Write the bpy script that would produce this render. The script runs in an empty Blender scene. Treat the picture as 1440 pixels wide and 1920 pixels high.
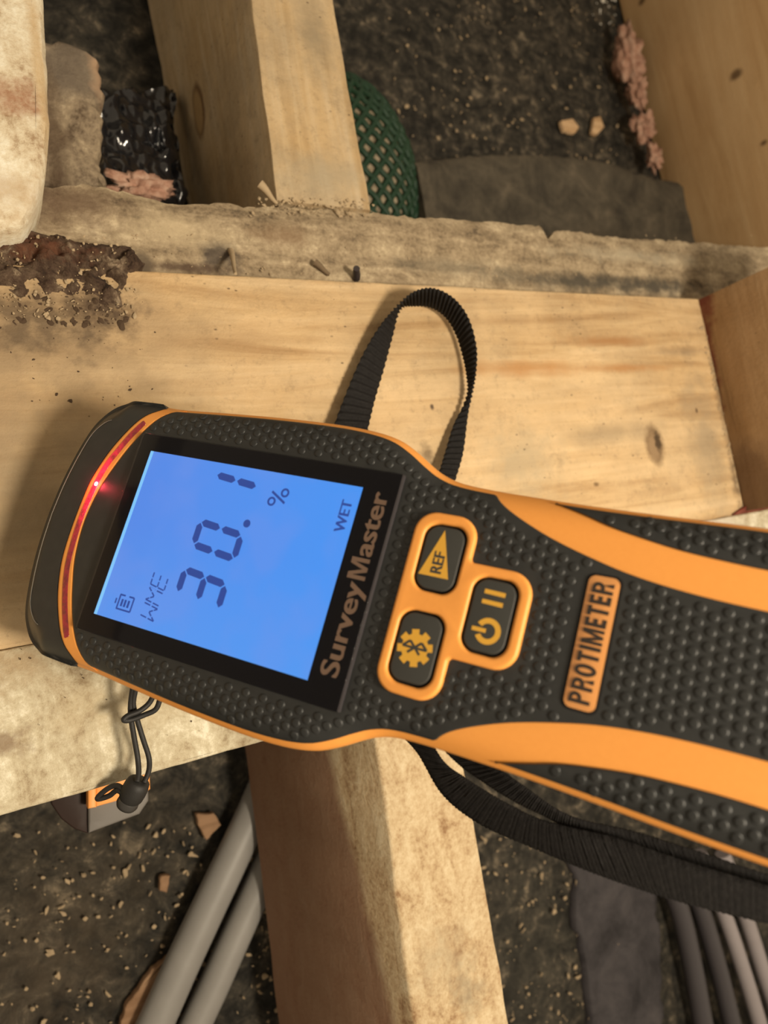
import bpy, bmesh, math, random
import numpy as np
from mathutils import Vector, Matrix, noise
random.seed(7)
C = bpy.context.scene.collection
S = bpy.context.scene

# ---------------------------------------------------------------- camera, light, exposure
CAM_Z = 0.44
CR = np.array([[0.86428391, -0.1125748, 0.49024508],      # rows: world axes seen from the lens (right, down, forward)
               [-0.16716697, -0.98352072, 0.06886368],
               [0.47441387, -0.14147055, -0.86885992]])
FPX = 1350.0
cam_d = bpy.data.cameras.new('camera'); cam = bpy.data.objects.new('camera', cam_d); C.objects.link(cam)
cam_d.sensor_fit = 'VERTICAL'; cam_d.sensor_height = 36.0; cam_d.lens = FPX / 1920 * 36
cam_d.clip_start = 0.005; cam_d.clip_end = 50
cam_d.dof.use_dof = True; cam_d.dof.focus_distance = 0.235; cam_d.dof.aperture_fstop = 13
cm = Matrix.Identity(4)
for i in range(3):
    cm[i][0] = CR[i][0]; cm[i][1] = -CR[i][1]; cm[i][2] = -CR[i][2]
cm[0][3] = 0; cm[1][3] = 0; cm[2][3] = CAM_Z
cam.matrix_world = cm
S.camera = cam

world = bpy.data.worlds.new('world'); S.world = world; world.use_nodes = True
wb = world.node_tree.nodes['Background']; wb.inputs[0].default_value = (1.0, 0.80, 0.56, 1); wb.inputs[1].default_value = 0.46

def area_light(name, loc, target, size, power, color):
    l = bpy.data.lights.new(name, 'AREA'); l.shape = 'DISK'; l.size = size; l.energy = power; l.color = color
    o = bpy.data.objects.new(name, l); C.objects.link(o); o.location = loc
    o.rotation_euler = (Vector(target) - Vector(loc)).to_track_quat('-Z', 'Y').to_euler()
    return o
area_light('work_lamp', (0.22, -0.16, 0.80), (0.20, 0.02, 0.15), 0.13, 5.4, (1.0, 0.86, 0.66))
area_light('far_fill', (1.3, -1.0, 1.5), (0.2, 0.0, 0.1), 0.5, 3.0, (1.0, 0.84, 0.62))  # weak fill added from the right, stands for no real lamp

vs = S.view_settings
vs.view_transform = 'Standard'; vs.look = 'None'; vs.exposure = 0.0; vs.gamma = 1.0; vs.use_curve_mapping = False

# ---------------------------------------------------------------- helpers
def at(px, py, z):
    """where the line of sight through a photograph point meets the level z"""
    d = CR @ np.array([(px - 720) / FPX, (py - 960) / FPX, 1.0])
    p = np.array([0, 0, CAM_Z]) + d * ((z - CAM_Z) / d[2])
    return Vector(p.tolist())

def link(name, me, mat=None, parent=None, smooth=False, angle=None):
    o = bpy.data.objects.new(name, me); C.objects.link(o)
    if mat: me.materials.clear(); me.materials.append(mat)
    if parent: o.parent = parent
    if smooth:
        me.polygons.foreach_set('use_smooth', [True] * len(me.polygons))
        if angle: me.set_sharp_from_angle(angle=math.radians(angle))
    return o

def mesh(name, vs_, fs, mat=None, parent=None, smooth=False, angle=None):
    me = bpy.data.meshes.new(name); me.from_pydata([tuple(v) for v in vs_], [], fs); me.update()
    return link(name, me, mat, parent, smooth, angle)

def from_bm(name, bm, mat=None, parent=None, smooth=False, angle=None):
    bmesh.ops.recalc_face_normals(bm, faces=bm.faces)
    me = bpy.data.meshes.new(name); bm.to_mesh(me); bm.free()
    return link(name, me, mat, parent, smooth, angle)

def tag(o, label=None, cat=None, group=None, kind=None):
    if label: o['label'] = label
    if cat: o['category'] = cat
    if group: o['group'] = group
    if kind: o['kind'] = kind
    return o

def empty(name, loc):
    o = bpy.data.objects.new(name, None); C.objects.link(o); o.location = loc; o.empty_display_size = 0.01
    return o

def catmull(pts, n):
    """smooth resampling of a polyline (any dimension)"""
    P = np.array(pts, float); m = len(P)
    out = []
    for k in range(n):
        t = k / (n - 1) * (m - 1); i = min(int(t), m - 2); f = t - i
        p0 = P[max(i - 1, 0)]; p1 = P[i]; p2 = P[i + 1]; p3 = P[min(i + 2, m - 1)]
        out.append(0.5 * ((2 * p1) + (-p0 + p2) * f + (2 * p0 - 5 * p1 + 4 * p2 - p3) * f * f + (-p0 + 3 * p1 - 3 * p2 + p3) * f ** 3))
    return np.array(out)

def sweep(bm, pts, radii, sides=10, cap=True):
    """a tube of given radius along a path"""
    pts = [Vector(p) for p in pts]; rings = []
    if not hasattr(radii, '__len__'): radii = [radii] * len(pts)
    up = Vector((0.1, 0.2, 1)).normalized()
    for i, p in enumerate(pts):
        t = (pts[min(i + 1, len(pts) - 1)] - pts[max(i - 1, 0)]).normalized()
        a = up - t * up.dot(t)
        if a.length < 1e-4: a = t.orthogonal()
        a.normalize(); b = t.cross(a); up = a
        rings.append([bm.verts.new(p + (a * math.cos(2 * math.pi * k / sides) + b * math.sin(2 * math.pi * k / sides)) * radii[i]) for k in range(sides)])
    for r0, r1 in zip(rings, rings[1:]):
        for k in range(sides):
            bm.faces.new((r0[k], r0[(k + 1) % sides], r1[(k + 1) % sides], r1[k]))
    if cap:
        bm.faces.new(rings[0][::-1]); bm.faces.new(rings[-1])

def grid_mesh(G, skirt=None):
    """G: array (a, b, 3) of points; optional skirt vector function dropping the rim"""
    a, b, _ = G.shape
    V = [tuple(G[i, j]) for i in range(a) for j in range(b)]
    F = [(i * b + j, (i + 1) * b + j, (i + 1) * b + j + 1, i * b + j + 1) for i in range(a - 1) for j in range(b - 1)]
    if skirt:
        rim = [(i, 0) for i in range(a)] + [(a - 1, j) for j in range(1, b)] + [(i, b - 1) for i in range(a - 2, -1, -1)] + [(0, j) for j in range(b - 2, 0, -1)]
        base = len(V)
        for (i, j) in rim: V.append(tuple(skirt(G[i, j])))
        n = len(rim)
        for k in range(n):
            i, j = rim[k]; i2, j2 = rim[(k + 1) % n]
            F.append((i * b + j, base + k, base + (k + 1) % n, i2 * b + j2))
    return V, F

def fbm(x, y, z=0.0, o=4):
    return noise.fractal(Vector((x, y, z)), 1.0, 2.0, o)

def slab(name, pts, z0, z1, mat, parent=None, jag=0.0, seg=0.004, bev=0.0012, jf=150, relief=0.0):
    """a board of any outline with worn, slightly ragged edges; pts counter-clockwise"""
    out = []
    n = len(pts)
    for i in range(n):
        a = Vector(pts[i][:2]); b = Vector(pts[(i + 1) % n][:2]); k = max(1, int((b - a).length / seg))
        for j in range(k): out.append(a.lerp(b, j / k))
    m = len(out); nrm = []
    for i in range(m):
        t = (out[(i + 1) % m] - out[i - 1]).normalized(); nrm.append(Vector((-t.y, t.x)))
    j = [jag * fbm(p.x * jf, p.y * jf, z1 * 50, 3) for p in out]
    V = []; F = []
    for (off, z) in ((0, z0), (0, z1 - bev), (bev * 0.35, z1 - bev * 0.3), (bev, z1)):
        for i, p in enumerate(out):
            q = p + nrm[i] * (off + j[i]); V.append((q.x, q.y, z + (relief * fbm(q.x * 60, q.y * 60, 3) if z > z0 else 0)))
    for r in range(3):
        for i in range(m): F.append((r * m + i, r * m + (i + 1) % m, (r + 1) * m + (i + 1) % m, (r + 1) * m + i))
    F.append(tuple(range(3 * m, 4 * m))); F.append(tuple(range(m - 1, -1, -1)))
    return mesh(name, V, F, mat, parent, True, 40)

def beam(name, a0, a1, b0, b1, c0, c1, mat, parent=None, bev=0.0015, rough=0.0006, cuts=36):
    """a timber: top edge a0-a1 (left) and b0-b1 (right), bottom left edge c0-c1"""
    d0 = Vector(c0) + (Vector(b0) - Vector(a0)); d1 = Vector(c1) + (Vector(b1) - Vector(a1))
    q0 = [Vector(a0), Vector(b0), d0, Vector(c0)]; q1 = [Vector(a1), Vector(b1), d1, Vector(c1)]
    prof = []
    for k in range(4):
        for s in (0, 1): prof.append((k, s))
    V = []; F = []
    for i in range(cuts + 1):
        f = i / cuts; q = [q0[k].lerp(q1[k], f) for k in range(4)]
        for k in range(4):
            p = q[k]; pr = q[k - 1]; nx = q[(k + 1) % 4]
            for e in ((pr - p).normalized() * bev, ((pr - p).normalized() + (nx - p).normalized()) * bev * 0.3, (nx - p).normalized() * bev):
                w = p + e; w = w + Vector((fbm(w.x * 90, w.y * 90, w.z * 90), fbm(w.x * 90 + 9, w.y * 90, w.z * 90), fbm(w.x * 90, w.y * 90 + 7, w.z * 90))) * rough
                V.append(w)
    m = 12
    for i in range(cuts):
        for k in range(m): F.append((i * m + k, i * m + (k + 1) % m, (i + 1) * m + (k + 1) % m, (i + 1) * m + k))
    F.append(tuple(range(m - 1, -1, -1))); F.append(tuple(range(cuts * m, cuts * m + m)))
    me = bpy.data.meshes.new(name); me.from_pydata(V, [], F)
    bm = bmesh.new(); bm.from_mesh(me); bpy.data.meshes.remove(me)
    return from_bm(name, bm, mat, parent, True, 40)

# ---------------------------------------------------------------- materials
class M:
    def __init__(s, name, rough=0.7, spec=0.3):
        s.m = bpy.data.materials.new(name); s.m.use_nodes = True; s.nt = s.m.node_tree
        s.b = s.nt.nodes['Principled BSDF']; s.b.inputs['Roughness'].default_value = rough
        s.b.inputs['Specular IOR Level'].default_value = spec
        s.co = s.nt.nodes.new('ShaderNodeTexCoord').outputs['Object']
    def n(s, t, ins=(), **kw):
        nd = s.nt.nodes.new(t)
        for k, v in kw.items(): setattr(nd, k, v)
        for k, v in (ins.items() if isinstance(ins, dict) else enumerate(ins)):
            if v is None: continue
            if isinstance(v, bpy.types.NodeSocket): s.nt.links.new(v, nd.inputs[k])
            else: nd.inputs[k].default_value = v
        return nd
    def scaled(s, sc, rot=(0, 0, 0), src=None):
        return s.n('ShaderNodeMapping', {'Vector': src or s.co, 'Scale': sc, 'Rotation': rot}).outputs[0]
    def noise(s, scale, vec=None, det=5, rough=0.6, dist=0.0):
        return s.n('ShaderNodeTexNoise', {'Vector': vec or s.co, 'Scale': scale, 'Detail': det, 'Roughness': rough, 'Distortion': dist}).outputs[0]
    def ramp(s, fac, stops, interp='LINEAR'):
        r = s.n('ShaderNodeValToRGB', {0: fac}); e = r.color_ramp.elements; r.color_ramp.interpolation = interp
        while len(e) < len(stops): e.new(0.5)
        for i, (p, c) in enumerate(stops):
            e[i].position = p; e[i].color = (*c, 1) if len(c) == 3 else c
        return r.outputs[0]
    def rng(s, fac, a, b, lo=0.0, hi=1.0):
        return s.n('ShaderNodeMapRange', {'Value': fac, 'From Min': a, 'From Max': b, 'To Min': lo, 'To Max': hi}).outputs[0]
    def math(s, op, a, b): return s.n('ShaderNodeMath', {0: a, 1: b}, operation=op).outputs[0]
    def mix(s, fac, a, b, mode='MIX'):
        nd = s.nt.nodes.new('ShaderNodeMix'); nd.data_type = 'RGBA'; nd.blend_type = mode
        for i, v in ((0, fac), (6, a), (7, b)):
            if isinstance(v, bpy.types.NodeSocket): s.nt.links.new(v, nd.inputs[i])
            else: nd.inputs[i].default_value = v if i == 0 else (*v, 1)
        return nd.outputs[2]
    def blotch(s, col, c, r, color, strength=1.0, soft=0.6, wob=0.5, ns=120):
        """a stain, knot, bald patch or painted shade with a place of its own on the thing"""
        d = s.n('ShaderNodeVectorMath', {0: s.co, 1: tuple(c)}, operation='SUBTRACT').outputs[0]
        d = s.n('ShaderNodeVectorMath', {0: d, 1: tuple(1 / x for x in r)}, operation='MULTIPLY').outputs[0]
        l = s.n('ShaderNodeVectorMath', {0: d}, operation='LENGTH').outputs['Value']
        l = s.math('ADD', l, s.math('MULTIPLY', s.math('SUBTRACT', s.noise(ns), 0.5), wob * 2))
        return s.mix(s.rng(l, 1.0, 1.0 - soft, 0.0, strength), col, color)
    def out(s, col, bump=None, dist=0.001, strength=0.5, rough=None):
        if isinstance(col, tuple): s.b.inputs['Base Color'].default_value = (*col, 1)
        else: s.nt.links.new(col, s.b.inputs['Base Color'])
        if bump is not None:
            bn = s.n('ShaderNodeBump', {'Height': bump, 'Strength': strength, 'Distance': dist})
            s.nt.links.new(bn.outputs[0], s.b.inputs['Normal'])
        if rough is not None: s.nt.links.new(rough, s.b.inputs['Roughness'])
        return s.m

def srgb(r, g, b):
    f = lambda c: (c / 255) / 12.92 if c <= 10 else (((c / 255) + 0.055) / 1.055) ** 2.4
    return (f(r), f(g), f(b))

def wood(name, base, dark, light, grain='x', stains_shade=(), dirt=0.3, dirtcol=(0.09, 0.06, 0.035), grey=0.0, fleck=True, gs=1.0, rough=0.75):
    m = M(name, rough)
    st = (5, 75, 75) if grain == 'x' else (75, 5, 75)
    g = m.noise(1.0 * gs, m.scaled(st), 6, 0.65, 0.9)
    wv = m.noise(1.0 * gs, m.scaled(tuple(v * 3.2 for v in st)), 3, 0.5, 0.3)
    big = m.noise(14, None, 4, 0.6)
    col = m.ramp(g, [(0.30, dark), (0.46, base), (0.68, light)])
    col = m.mix(m.rng(wv, 0.40, 0.70, 0.0, 0.38), col, dark)
    col = m.mix(m.rng(big, 0.42, 0.68, 0.0, 0.55), col, light)
    if grey: col = m.mix(m.rng(m.noise(26, None, 6, 0.7), 0.42, 0.62, 0, grey), col, (0.21, 0.175, 0.125))
    col = m.mix(m.rng(m.noise(55, None, 8, 0.75), 0.56, 0.72, 0, dirt), col, dirtcol)
    col = m.mix(m.rng(m.noise(240, None, 7, 0.8), 0.54, 0.68, 0, dirt * 0.9), col, dirtcol)
    col = m.mix(m.rng(m.noise(330, m.scaled((1, 1, 1), (0.4, 0.2, 1.0)), 6, 0.8), 0.56, 0.7, 0, dirt * 0.8), col, light)
    for sargs in stains_shade: col = m.blotch(col, *sargs)
    if fleck:
        fl = m.n('ShaderNodeTexVoronoi', {'Vector': m.scaled((1, 1.8, 1)), 'Scale': 150, 'Randomness': 1.0}).outputs['Distance']
        gate = m.rng(m.noise(30, None, 3), 0.52, 0.6, 0, 1)
        col = m.mix(m.math('MULTIPLY', m.rng(fl, 0.14, 0.07, 0, 0.75), gate), col, (0.06, 0.035, 0.02))
    h = m.math('ADD', m.math('MULTIPLY', g, 0.5), m.math('MULTIPLY', m.noise(420, None, 5, 0.7), 0.5))
    return m.out(col, h, 0.0009 + 0.0012 * dirt, 0.7)

def mottled(name, cols, scale=40, bump=0.0016, rough=0.9, extra=(), grain=900, spec=0.25, strength=0.8):
    m = M(name, rough, spec)
    a = m.noise(scale, None, 9, 0.72, 0.4)
    col = m.ramp(a, [(0.33 + 0.36 * i / (len(cols) - 1), c) for i, c in enumerate(cols)])
    for e in extra: col = m.blotch(col, *e)
    h = m.math('ADD', m.math('MULTIPLY', a, 0.7), m.math('MULTIPLY', m.noise(grain, None, 4, 0.7), 0.3))
    return m.out(col, h, bump, strength)

def rough_wood(name, cols, scale, stains_shade=(), stretch=(1, 1, 1), bump=0.0022, streak=0.35):
    m = M(name, 0.82, 0.2)
    a = m.noise(scale, m.scaled(stretch), 9, 0.7, 0.6); b = m.noise(scale * 5.5, None, 5, 0.75)
    c = m.noise(1.0, m.scaled((7 * stretch[0] ** 3, 90, 90) if stretch[0] < 1 else (90, 7 * stretch[1] ** 3, 90)), 4, 0.6, 0.5)
    f = m.math('ADD', m.math('MULTIPLY', a, 0.62), m.math('MULTIPLY', b, 0.38))
    f = m.math('ADD', m.math('MULTIPLY', f, 1 - streak), m.math('MULTIPLY', c, streak))
    col = m.ramp(f, [(0.39 + 0.22 * i / (len(cols) - 1), k) for i, k in enumerate(cols)])
    for sargs in stains_shade: col = m.blotch(col, *sargs)
    return m.out(col, f, bump, 0.8)

def plain(name, col, rough=0.5, spec=0.4, grain=0, bump=0.0001, metal=0.0, coat=0.0, vary=0.0):
    m = M(name, rough, spec); m.b.inputs['Metallic'].default_value = metal
    m.b.inputs['Coat Weight'].default_value = coat
    c = m.mix(m.rng(m.noise(60, None, 4), 0.35, 0.7, 0, vary), col, tuple(x * 0.6 for x in col)) if vary else m.mix(m.rng(m.noise(400), 0.4, 0.6, 0, 0.08), col, tuple(x * 0.8 for x in col))
    return m.out(c, m.noise(grain, None, 3, 0.6) if grain else None, bump, 0.5)

# ---------------------------------------------------------------- ground
ZT = 0.170      # top of the boards
ZB = 0.155      # top of the joists and the bearer
DARK = [(0.010, 0.0095, 0.008), (0.026, 0.024, 0.020), (0.070, 0.061, 0.047), (0.27, 0.22, 0.155)]
m_ground = mottled('ground_grit', DARK, 80, 0.004, 0.75, extra=[
    (at(130, 1700, 0), (0.08, 0.07, 0.03), (0.11, 0.085, 0.055), 0.3, 0.9, 1.3, 90),
    (at(60, 1850, 0), (0.05, 0.05, 0.03), (0.12, 0.09, 0.06), 0.3, 0.9, 1.3, 110),
    (at(1180, 390, 0), (0.07, 0.04, 0.03), (0.085, 0.062, 0.045), 0.7, 0.7, 0.8, 70),
    (at(1000, 1800, 0), (0.07, 0.1, 0.03), (0.075, 0.07, 0.055), 0.3, 0.9, 1.2, 120)])
xs = np.concatenate([np.linspace(-1.2, -0.16, 12), np.linspace(-0.15, 0.95, 330), np.linspace(0.98, 2.2, 12)])
ys = np.concatenate([np.linspace(-1.5, -0.52, 10), np.linspace(-0.5, 0.72, 330), np.linspace(0.75, 1.8, 12)])
G = np.zeros((len(xs), len(ys), 3))
for i, x in enumerate(xs):
    for j, y in enumerate(ys):
        G[i, j] = (x, y, 0.003 * fbm(x * 14, y * 14, 1, 3) + 0.0016 * fbm(x * 95, y * 95, 4, 3) - 0.004)
V, F = grid_mesh(G)
tag(mesh('floor', V, F, m_ground, None, True), kind='structure')

# a flatter ledge of rendered footing beside the bearer
m_ledge = mottled('footing_render', [(0.035, 0.03, 0.024), (0.065, 0.056, 0.042), (0.10, 0.085, 0.062), (0.16, 0.13, 0.095)], 30, 0.001, 0.85)
pl = [at(780, 300, 0.02), at(960, 287, 0.02), at(1130, 300, 0.02), at(1250, 335, 0.02), at(1500, 370, 0.02)]
top_edge = catmull([tuple(p) for p in pl], 60)
Gl = np.zeros((60, 22, 3))
for i in range(60):
    for j in range(22):
        f = j / 21; x, y, z = top_edge[i]
        yy = y * (1 - f) + 0.178 * f
        Gl[i, j] = (x, yy + 0.002 * fbm(x * 120, 0, 5) * (1 - f), 0.02 + 0.0012 * fbm(x * 60, yy * 60, 2) - (0.003 if f == 0 else 0))
V, F = grid_mesh(Gl, lambda p: (p[0], p[1] + 0.002, -0.004))
tag(mesh('footing_ledge', V, F, m_ledge, None, True, 50), 'low dusty grey-brown ledge on the ground beside the bearer, between two joists', 'ledge')

# ---------------------------------------------------------------- boards laid along the bearer
yt = at(770, 532, ZT).y; ys_ = at(1400, 962, ZT).y; yb = at(245, 1461, ZT - 0.001).y
TAN, TAND, TANL = (0.58, 0.405, 0.215), (0.39, 0.24, 0.11), (0.69, 0.51, 0.30)
def P(px, py, z=ZT): return at(px, py, z)
m_tan = wood('tan_softwood', TAN, TAND, TANL, 'x', dirt=0.30, grey=0.20, stains_shade=[
    (P(60, 660), (0.065, 0.04, 0.02), (0.30, 0.215, 0.125), 0.85, 0.9, 0.9, 60),
    (P(20, 870), (0.035, 0.05, 0.02), (0.30, 0.22, 0.13), 0.65, 0.9, 0.9, 60),
    (P(300, 600), (0.03, 0.012, 0.02), (0.36, 0.25, 0.14), 0.5, 0.9, 0.9, 80),
    (P(450, 640), (0.04, 0.008, 0.02), (0.38, 0.25, 0.13), 0.45, 0.9, 0.9, 60),
    (P(60, 600), (0.045, 0.014, 0.02), (0.10, 0.07, 0.045), 0.75, 0.8, 1.3, 130),
    (P(190, 575), (0.014, 0.012, 0.02), (0.07, 0.045, 0.03), 0.85, 0.8, 1.1, 200),
    (P(70, 1000), (0.04, 0.05, 0.02), (0.24, 0.19, 0.12), 0.45, 0.9, 0.7, 70),  # soft shadow left of the meter tip, painted into the board
    (P(1000, 690), (0.06, 0.006, 0.02), (0.42, 0.19, 0.055), 0.65, 0.9, 0.7, 60),
    (P(1150, 640), (0.04, 0.004, 0.02), (0.36, 0.17, 0.06), 0.65, 0.9, 0.7, 70),
    (P(1180, 690), (0.05, 0.003, 0.02), (0.38, 0.17, 0.05), 0.7, 0.9, 0.6, 90),
    (P(1280, 660), (0.035, 0.004, 0.02), (0.22, 0.15, 0.09), 0.6, 0.9, 0.7, 80),
    (P(1150, 810), (0.05, 0.008, 0.02), (0.25, 0.19, 0.12), 0.5, 0.9, 1.0, 60),
    (P(980, 870), (0.03, 0.025, 0.02), (0.40, 0.33, 0.22), 0.6, 0.9, 1.1, 80),
    (P(1325, 830), (0.02, 0.05, 0.02), (0.30, 0.24, 0.16), 0.6, 0.9, 1.0, 90),
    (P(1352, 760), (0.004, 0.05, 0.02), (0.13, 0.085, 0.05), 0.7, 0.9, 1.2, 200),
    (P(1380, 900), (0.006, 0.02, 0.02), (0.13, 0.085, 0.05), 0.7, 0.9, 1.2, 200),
    (P(1228, 835), (0.0088, 0.0135, 0.02), (0.13, 0.075, 0.035), 0.8, 0.4, 0.35, 160),
    (P(1226, 838), (0.0052, 0.0085, 0.02), (0.30, 0.20, 0.11), 0.8, 0.4, 0.5, 300),
    (P(1233, 828), (0.0032, 0.0065, 0.02), (0.05, 0.03, 0.015), 0.9, 0.5, 0.6, 400),
    (P(1118, 908), (0.0028, 0.0016, 0.02), (0.14, 0.08, 0.035), 0.8, 0.6, 0.4, 300),
    (P(1306, 770), (0.0014, 0.0022, 0.02), (0.09, 0.05, 0.025), 0.9, 0.6, 0.4, 300),
    (P(810, 763), (0.0014, 0.0018, 0.02), (0.07, 0.045, 0.03), 0.9, 0.6, 0.5, 300),
    (P(800, 850), (0.005, 0.006, 0.02), (0.16, 0.11, 0.06), 0.75, 0.9, 0.9, 220)])
xr = at(1352, 760, ZT).x
tan = slab('board', [(-0.25, ys_ + 0.00008), (0.70, ys_ + 0.00008), (0.70, yt), (-0.25, yt)], ZT - 0.015, ZT, m_tan, jag=0.00015, relief=0.0004)
tag(tan, 'broad tan softwood board with one dark knot, lying behind the black strap loop', 'board')

m_pale = rough_wood('pale_weathered_wood', [(0.26, 0.19, 0.11), (0.44, 0.37, 0.25), (0.56, 0.50, 0.36), (0.76, 0.71, 0.57)], 75, stretch=(1, 0.7, 1), streak=0.25, stains_shade=[
    (P(20, 1250), (0.02, 0.012, 0.02), (0.36, 0.26, 0.15), 0.7, 0.8, 1.2, 120),
    (P(10, 1390), (0.01, 0.006, 0.02), (0.2, 0.13, 0.08), 0.7, 0.8, 1.2, 200),
    (P(230, 1320), (0.03, 0.012, 0.02), (0.50, 0.40, 0.25), 0.5, 0.9, 0.9, 150),
    (P(1330, 990), (0.04, 0.01, 0.02), (0.66, 0.60, 0.5), 0.9, 0.6, 0.5, 90)])
pale = slab('board', [(-0.25, yb), (0.70, yb), (0.70, ys_ - 0.00008), (-0.25, ys_ - 0.00008)], ZT - 0.017, ZT - 0.0008, m_pale, jag=0.00015, relief=0.0008)
tag(pale, 'pale cream weathered board under the tip of the meter, nearest the bottom left', 'board')

# bearer: the grey, mouldy strip behind the boards
m_bearer = rough_wood('mouldy_bearer', [(0.10, 0.075, 0.05), (0.25, 0.19, 0.12), (0.38, 0.30, 0.195), (0.56, 0.46, 0.31)], 85, stretch=(0.6, 1, 1), streak=0.3, stains_shade=[
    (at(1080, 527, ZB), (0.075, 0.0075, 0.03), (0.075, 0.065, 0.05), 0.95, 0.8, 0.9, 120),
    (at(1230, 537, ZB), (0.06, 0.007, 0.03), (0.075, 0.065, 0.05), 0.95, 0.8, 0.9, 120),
    (at(1190, 480, ZB), (0.08, 0.006, 0.03), (0.42, 0.37, 0.27), 0.5, 0.9, 0.9, 90),
    (at(850, 500, ZB), (0.06, 0.006, 0.03), (0.20, 0.17, 0.12), 0.6, 0.9, 0.9, 120),
    (at(410, 480, ZB), (0.012, 0.009, 0.03), (0.055, 0.045, 0.04), 0.8, 0.7, 0.9, 160),
    (at(330, 500, ZB), (0.03, 0.003, 0.03), (0.08, 0.05, 0.035), 0.8, 0.7, 0.9, 160),
    (at(530, 440, ZB), (0.02, 0.008, 0.03), (0.18, 0.11, 0.06), 0.7, 0.9, 1.0, 100),
    (at(330, 430, ZB), (0.03, 0.01, 0.03), (0.52, 0.42, 0.27), 0.6, 0.9, 1.0, 100),
    (at(120, 380, ZB), (0.03, 0.014, 0.03), (0.13, 0.085, 0.055), 0.8, 0.8, 1.0, 100),
    (at(265, 495, ZB), (0.006, 0.008, 0.03), (0.11, 0.085, 0.06), 0.8, 0.5, 0.4, 60)])
up = [(-60, 345), (60, 345), (150, 340), (205, 345), (300, 372), (420, 378), (520, 383), (620, 388), (695, 393), (780, 402), (860, 407), (940, 413), (1020, 420), (1034, 446), (1048, 428), (1110, 433), (1170, 443), (1250, 446), (1330, 453), (1440, 461), (1560, 470)]
upw = np.array([tuple(at(x, y, ZB)) for x, y in up])
NX = 330
xx = np.linspace(upw[0, 0] - 0.06, upw[-1, 0] + 0.1, NX)
yy = np.interp(xx, upw[:, 0], upw[:, 1])
Gb = np.zeros((NX, 26, 3))
for i in range(NX):
    for j in range(26):
        f = j / 25; x = xx[i]
        y0 = yy[i] + 0.0009 * fbm(x * 260, 2, 1) + 0.0009 * fbm(x * 60, 5, 1)
        y = y0 * (1 - f) + (yt - 0.05) * f
        z = ZB - 0.0005 + 0.0016 * fbm(x * 90, y * 130, 6, 5) * (1 if y > yt else 0)
        if j == 0: z -= 0.0022
        if j == 1: z -= 0.0006
        if y < yt - 0.001: z = ZB - 0.0008
        Gb[i, j] = (x, y, z)
V, F = grid_mesh(Gb, lambda p: (p[0], p[1], 0.0))
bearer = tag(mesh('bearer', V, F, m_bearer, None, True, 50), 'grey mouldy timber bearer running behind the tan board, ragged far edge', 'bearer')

# ---------------------------------------------------------------- joists
NAT, NATD, NATL = (0.32, 0.185, 0.075), (0.22, 0.12, 0.045), (0.38, 0.23, 0.10)
def line(p, q, t): return Vector(p).lerp(Vector(q), t)
# far joist, behind the bearer
a = (at(470, 0, ZB), at(520, 380, ZB)); b = (at(625, 0, ZB), at(695, 390, ZB)); c_ = (at(275, 0, 0), at(350, 370, 0))
def ext(seg, y):   # the point of a line at the given y
    p, q = seg; t = (y - p.y) / (q.y - p.y); return p.lerp(q, t)
y_end = float(np.interp(ext(a, 0.165).x, xx, yy)) + 0.0022
def on_plane(px, py, a_, b_, c2):
    n_ = (b_ - a_).cross(c2 - a_); d = Vector((CR @ np.array([(px - 720) / FPX, (py - 960) / FPX, 1.0])).tolist()); o = Vector((0, 0, CAM_Z))
    return o + d * (n_.dot(a_ - o) / n_.dot(d))
KN = on_plane(354, 205, a[0], a[1], c_[0])
m_fj = wood('sawn_joist_far', (0.52, 0.375, 0.205), (0.42, 0.285, 0.14), (0.60, 0.48, 0.32), 'y', dirt=0.35, grey=0.35, stains_shade=[
    (at(590, 60, ZB), (0.012, 0.03, 0.03), (0.22, 0.18, 0.12), 0.6, 0.9, 0.8, 80),
    (at(600, 330, ZB), (0.03, 0.015, 0.03), (0.36, 0.31, 0.22), 0.6, 0.9, 0.8, 80),
    (KN, (0.02, 0.0185, 0.0125), (0.16, 0.085, 0.035), 0.95, 0.22, 0.10, 50),
    (KN + Vector((0, 0, -0.0012)), (0.02, 0.0155, 0.0095), (0.42, 0.28, 0.13), 0.95, 0.25, 0.10, 50)])
fj = beam('joist', ext(a, 0.62), ext(a, y_end), ext(b, 0.62), ext(b, y_end), ext(c_, 0.62), ext(c_, y_end), m_fj)
tag(fj, 'pale timber joist with a ring-shaped knot on its side, behind the bearer at upper left', 'joist')
# near joist, coming out from under the pale board
a = (at(712, 1440, ZB - 0.003), at(775, 1920, ZB - 0.003)); b = (at(882, 1500, ZB - 0.003), at(955, 1920, ZB - 0.003)); c_ = (at(460, 1410, 0.026), at(522, 1920, 0.026))
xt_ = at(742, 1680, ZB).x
m_nj = rough_wood('sawn_joist_near', [(0.26, 0.15, 0.075), (0.46, 0.33, 0.19), (0.58, 0.455, 0.285), (0.66, 0.55, 0.37)], 90, stretch=(1, 0.6, 1), streak=0.2, stains_shade=[
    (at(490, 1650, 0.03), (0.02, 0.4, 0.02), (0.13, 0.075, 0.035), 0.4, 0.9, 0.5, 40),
    ((xt_ - 0.0515, -0.2, 0.08), (0.05, 1.5, 0.5), (0.25, 0.135, 0.085), 0.85, 0.03, 0.004, 50),  # whole left side coloured darker: its shade is painted in
    (at(885, 1870, ZB), (0.012, 0.012, 0.01), (0.17, 0.14, 0.10), 0.6, 0.9, 1.0, 160),
    (at(840, 1800, ZB), (0.02, 0.02, 0.01), (0.36, 0.29, 0.19), 0.5, 0.9, 1.0, 160)])
nj = beam('joist', ext(a, 0.0), ext(a, -0.46), ext(b, 0.0), ext(b, -0.46), ext(c_, 0.0), ext(c_, -0.46), m_nj, rough=0.0007)
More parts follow.
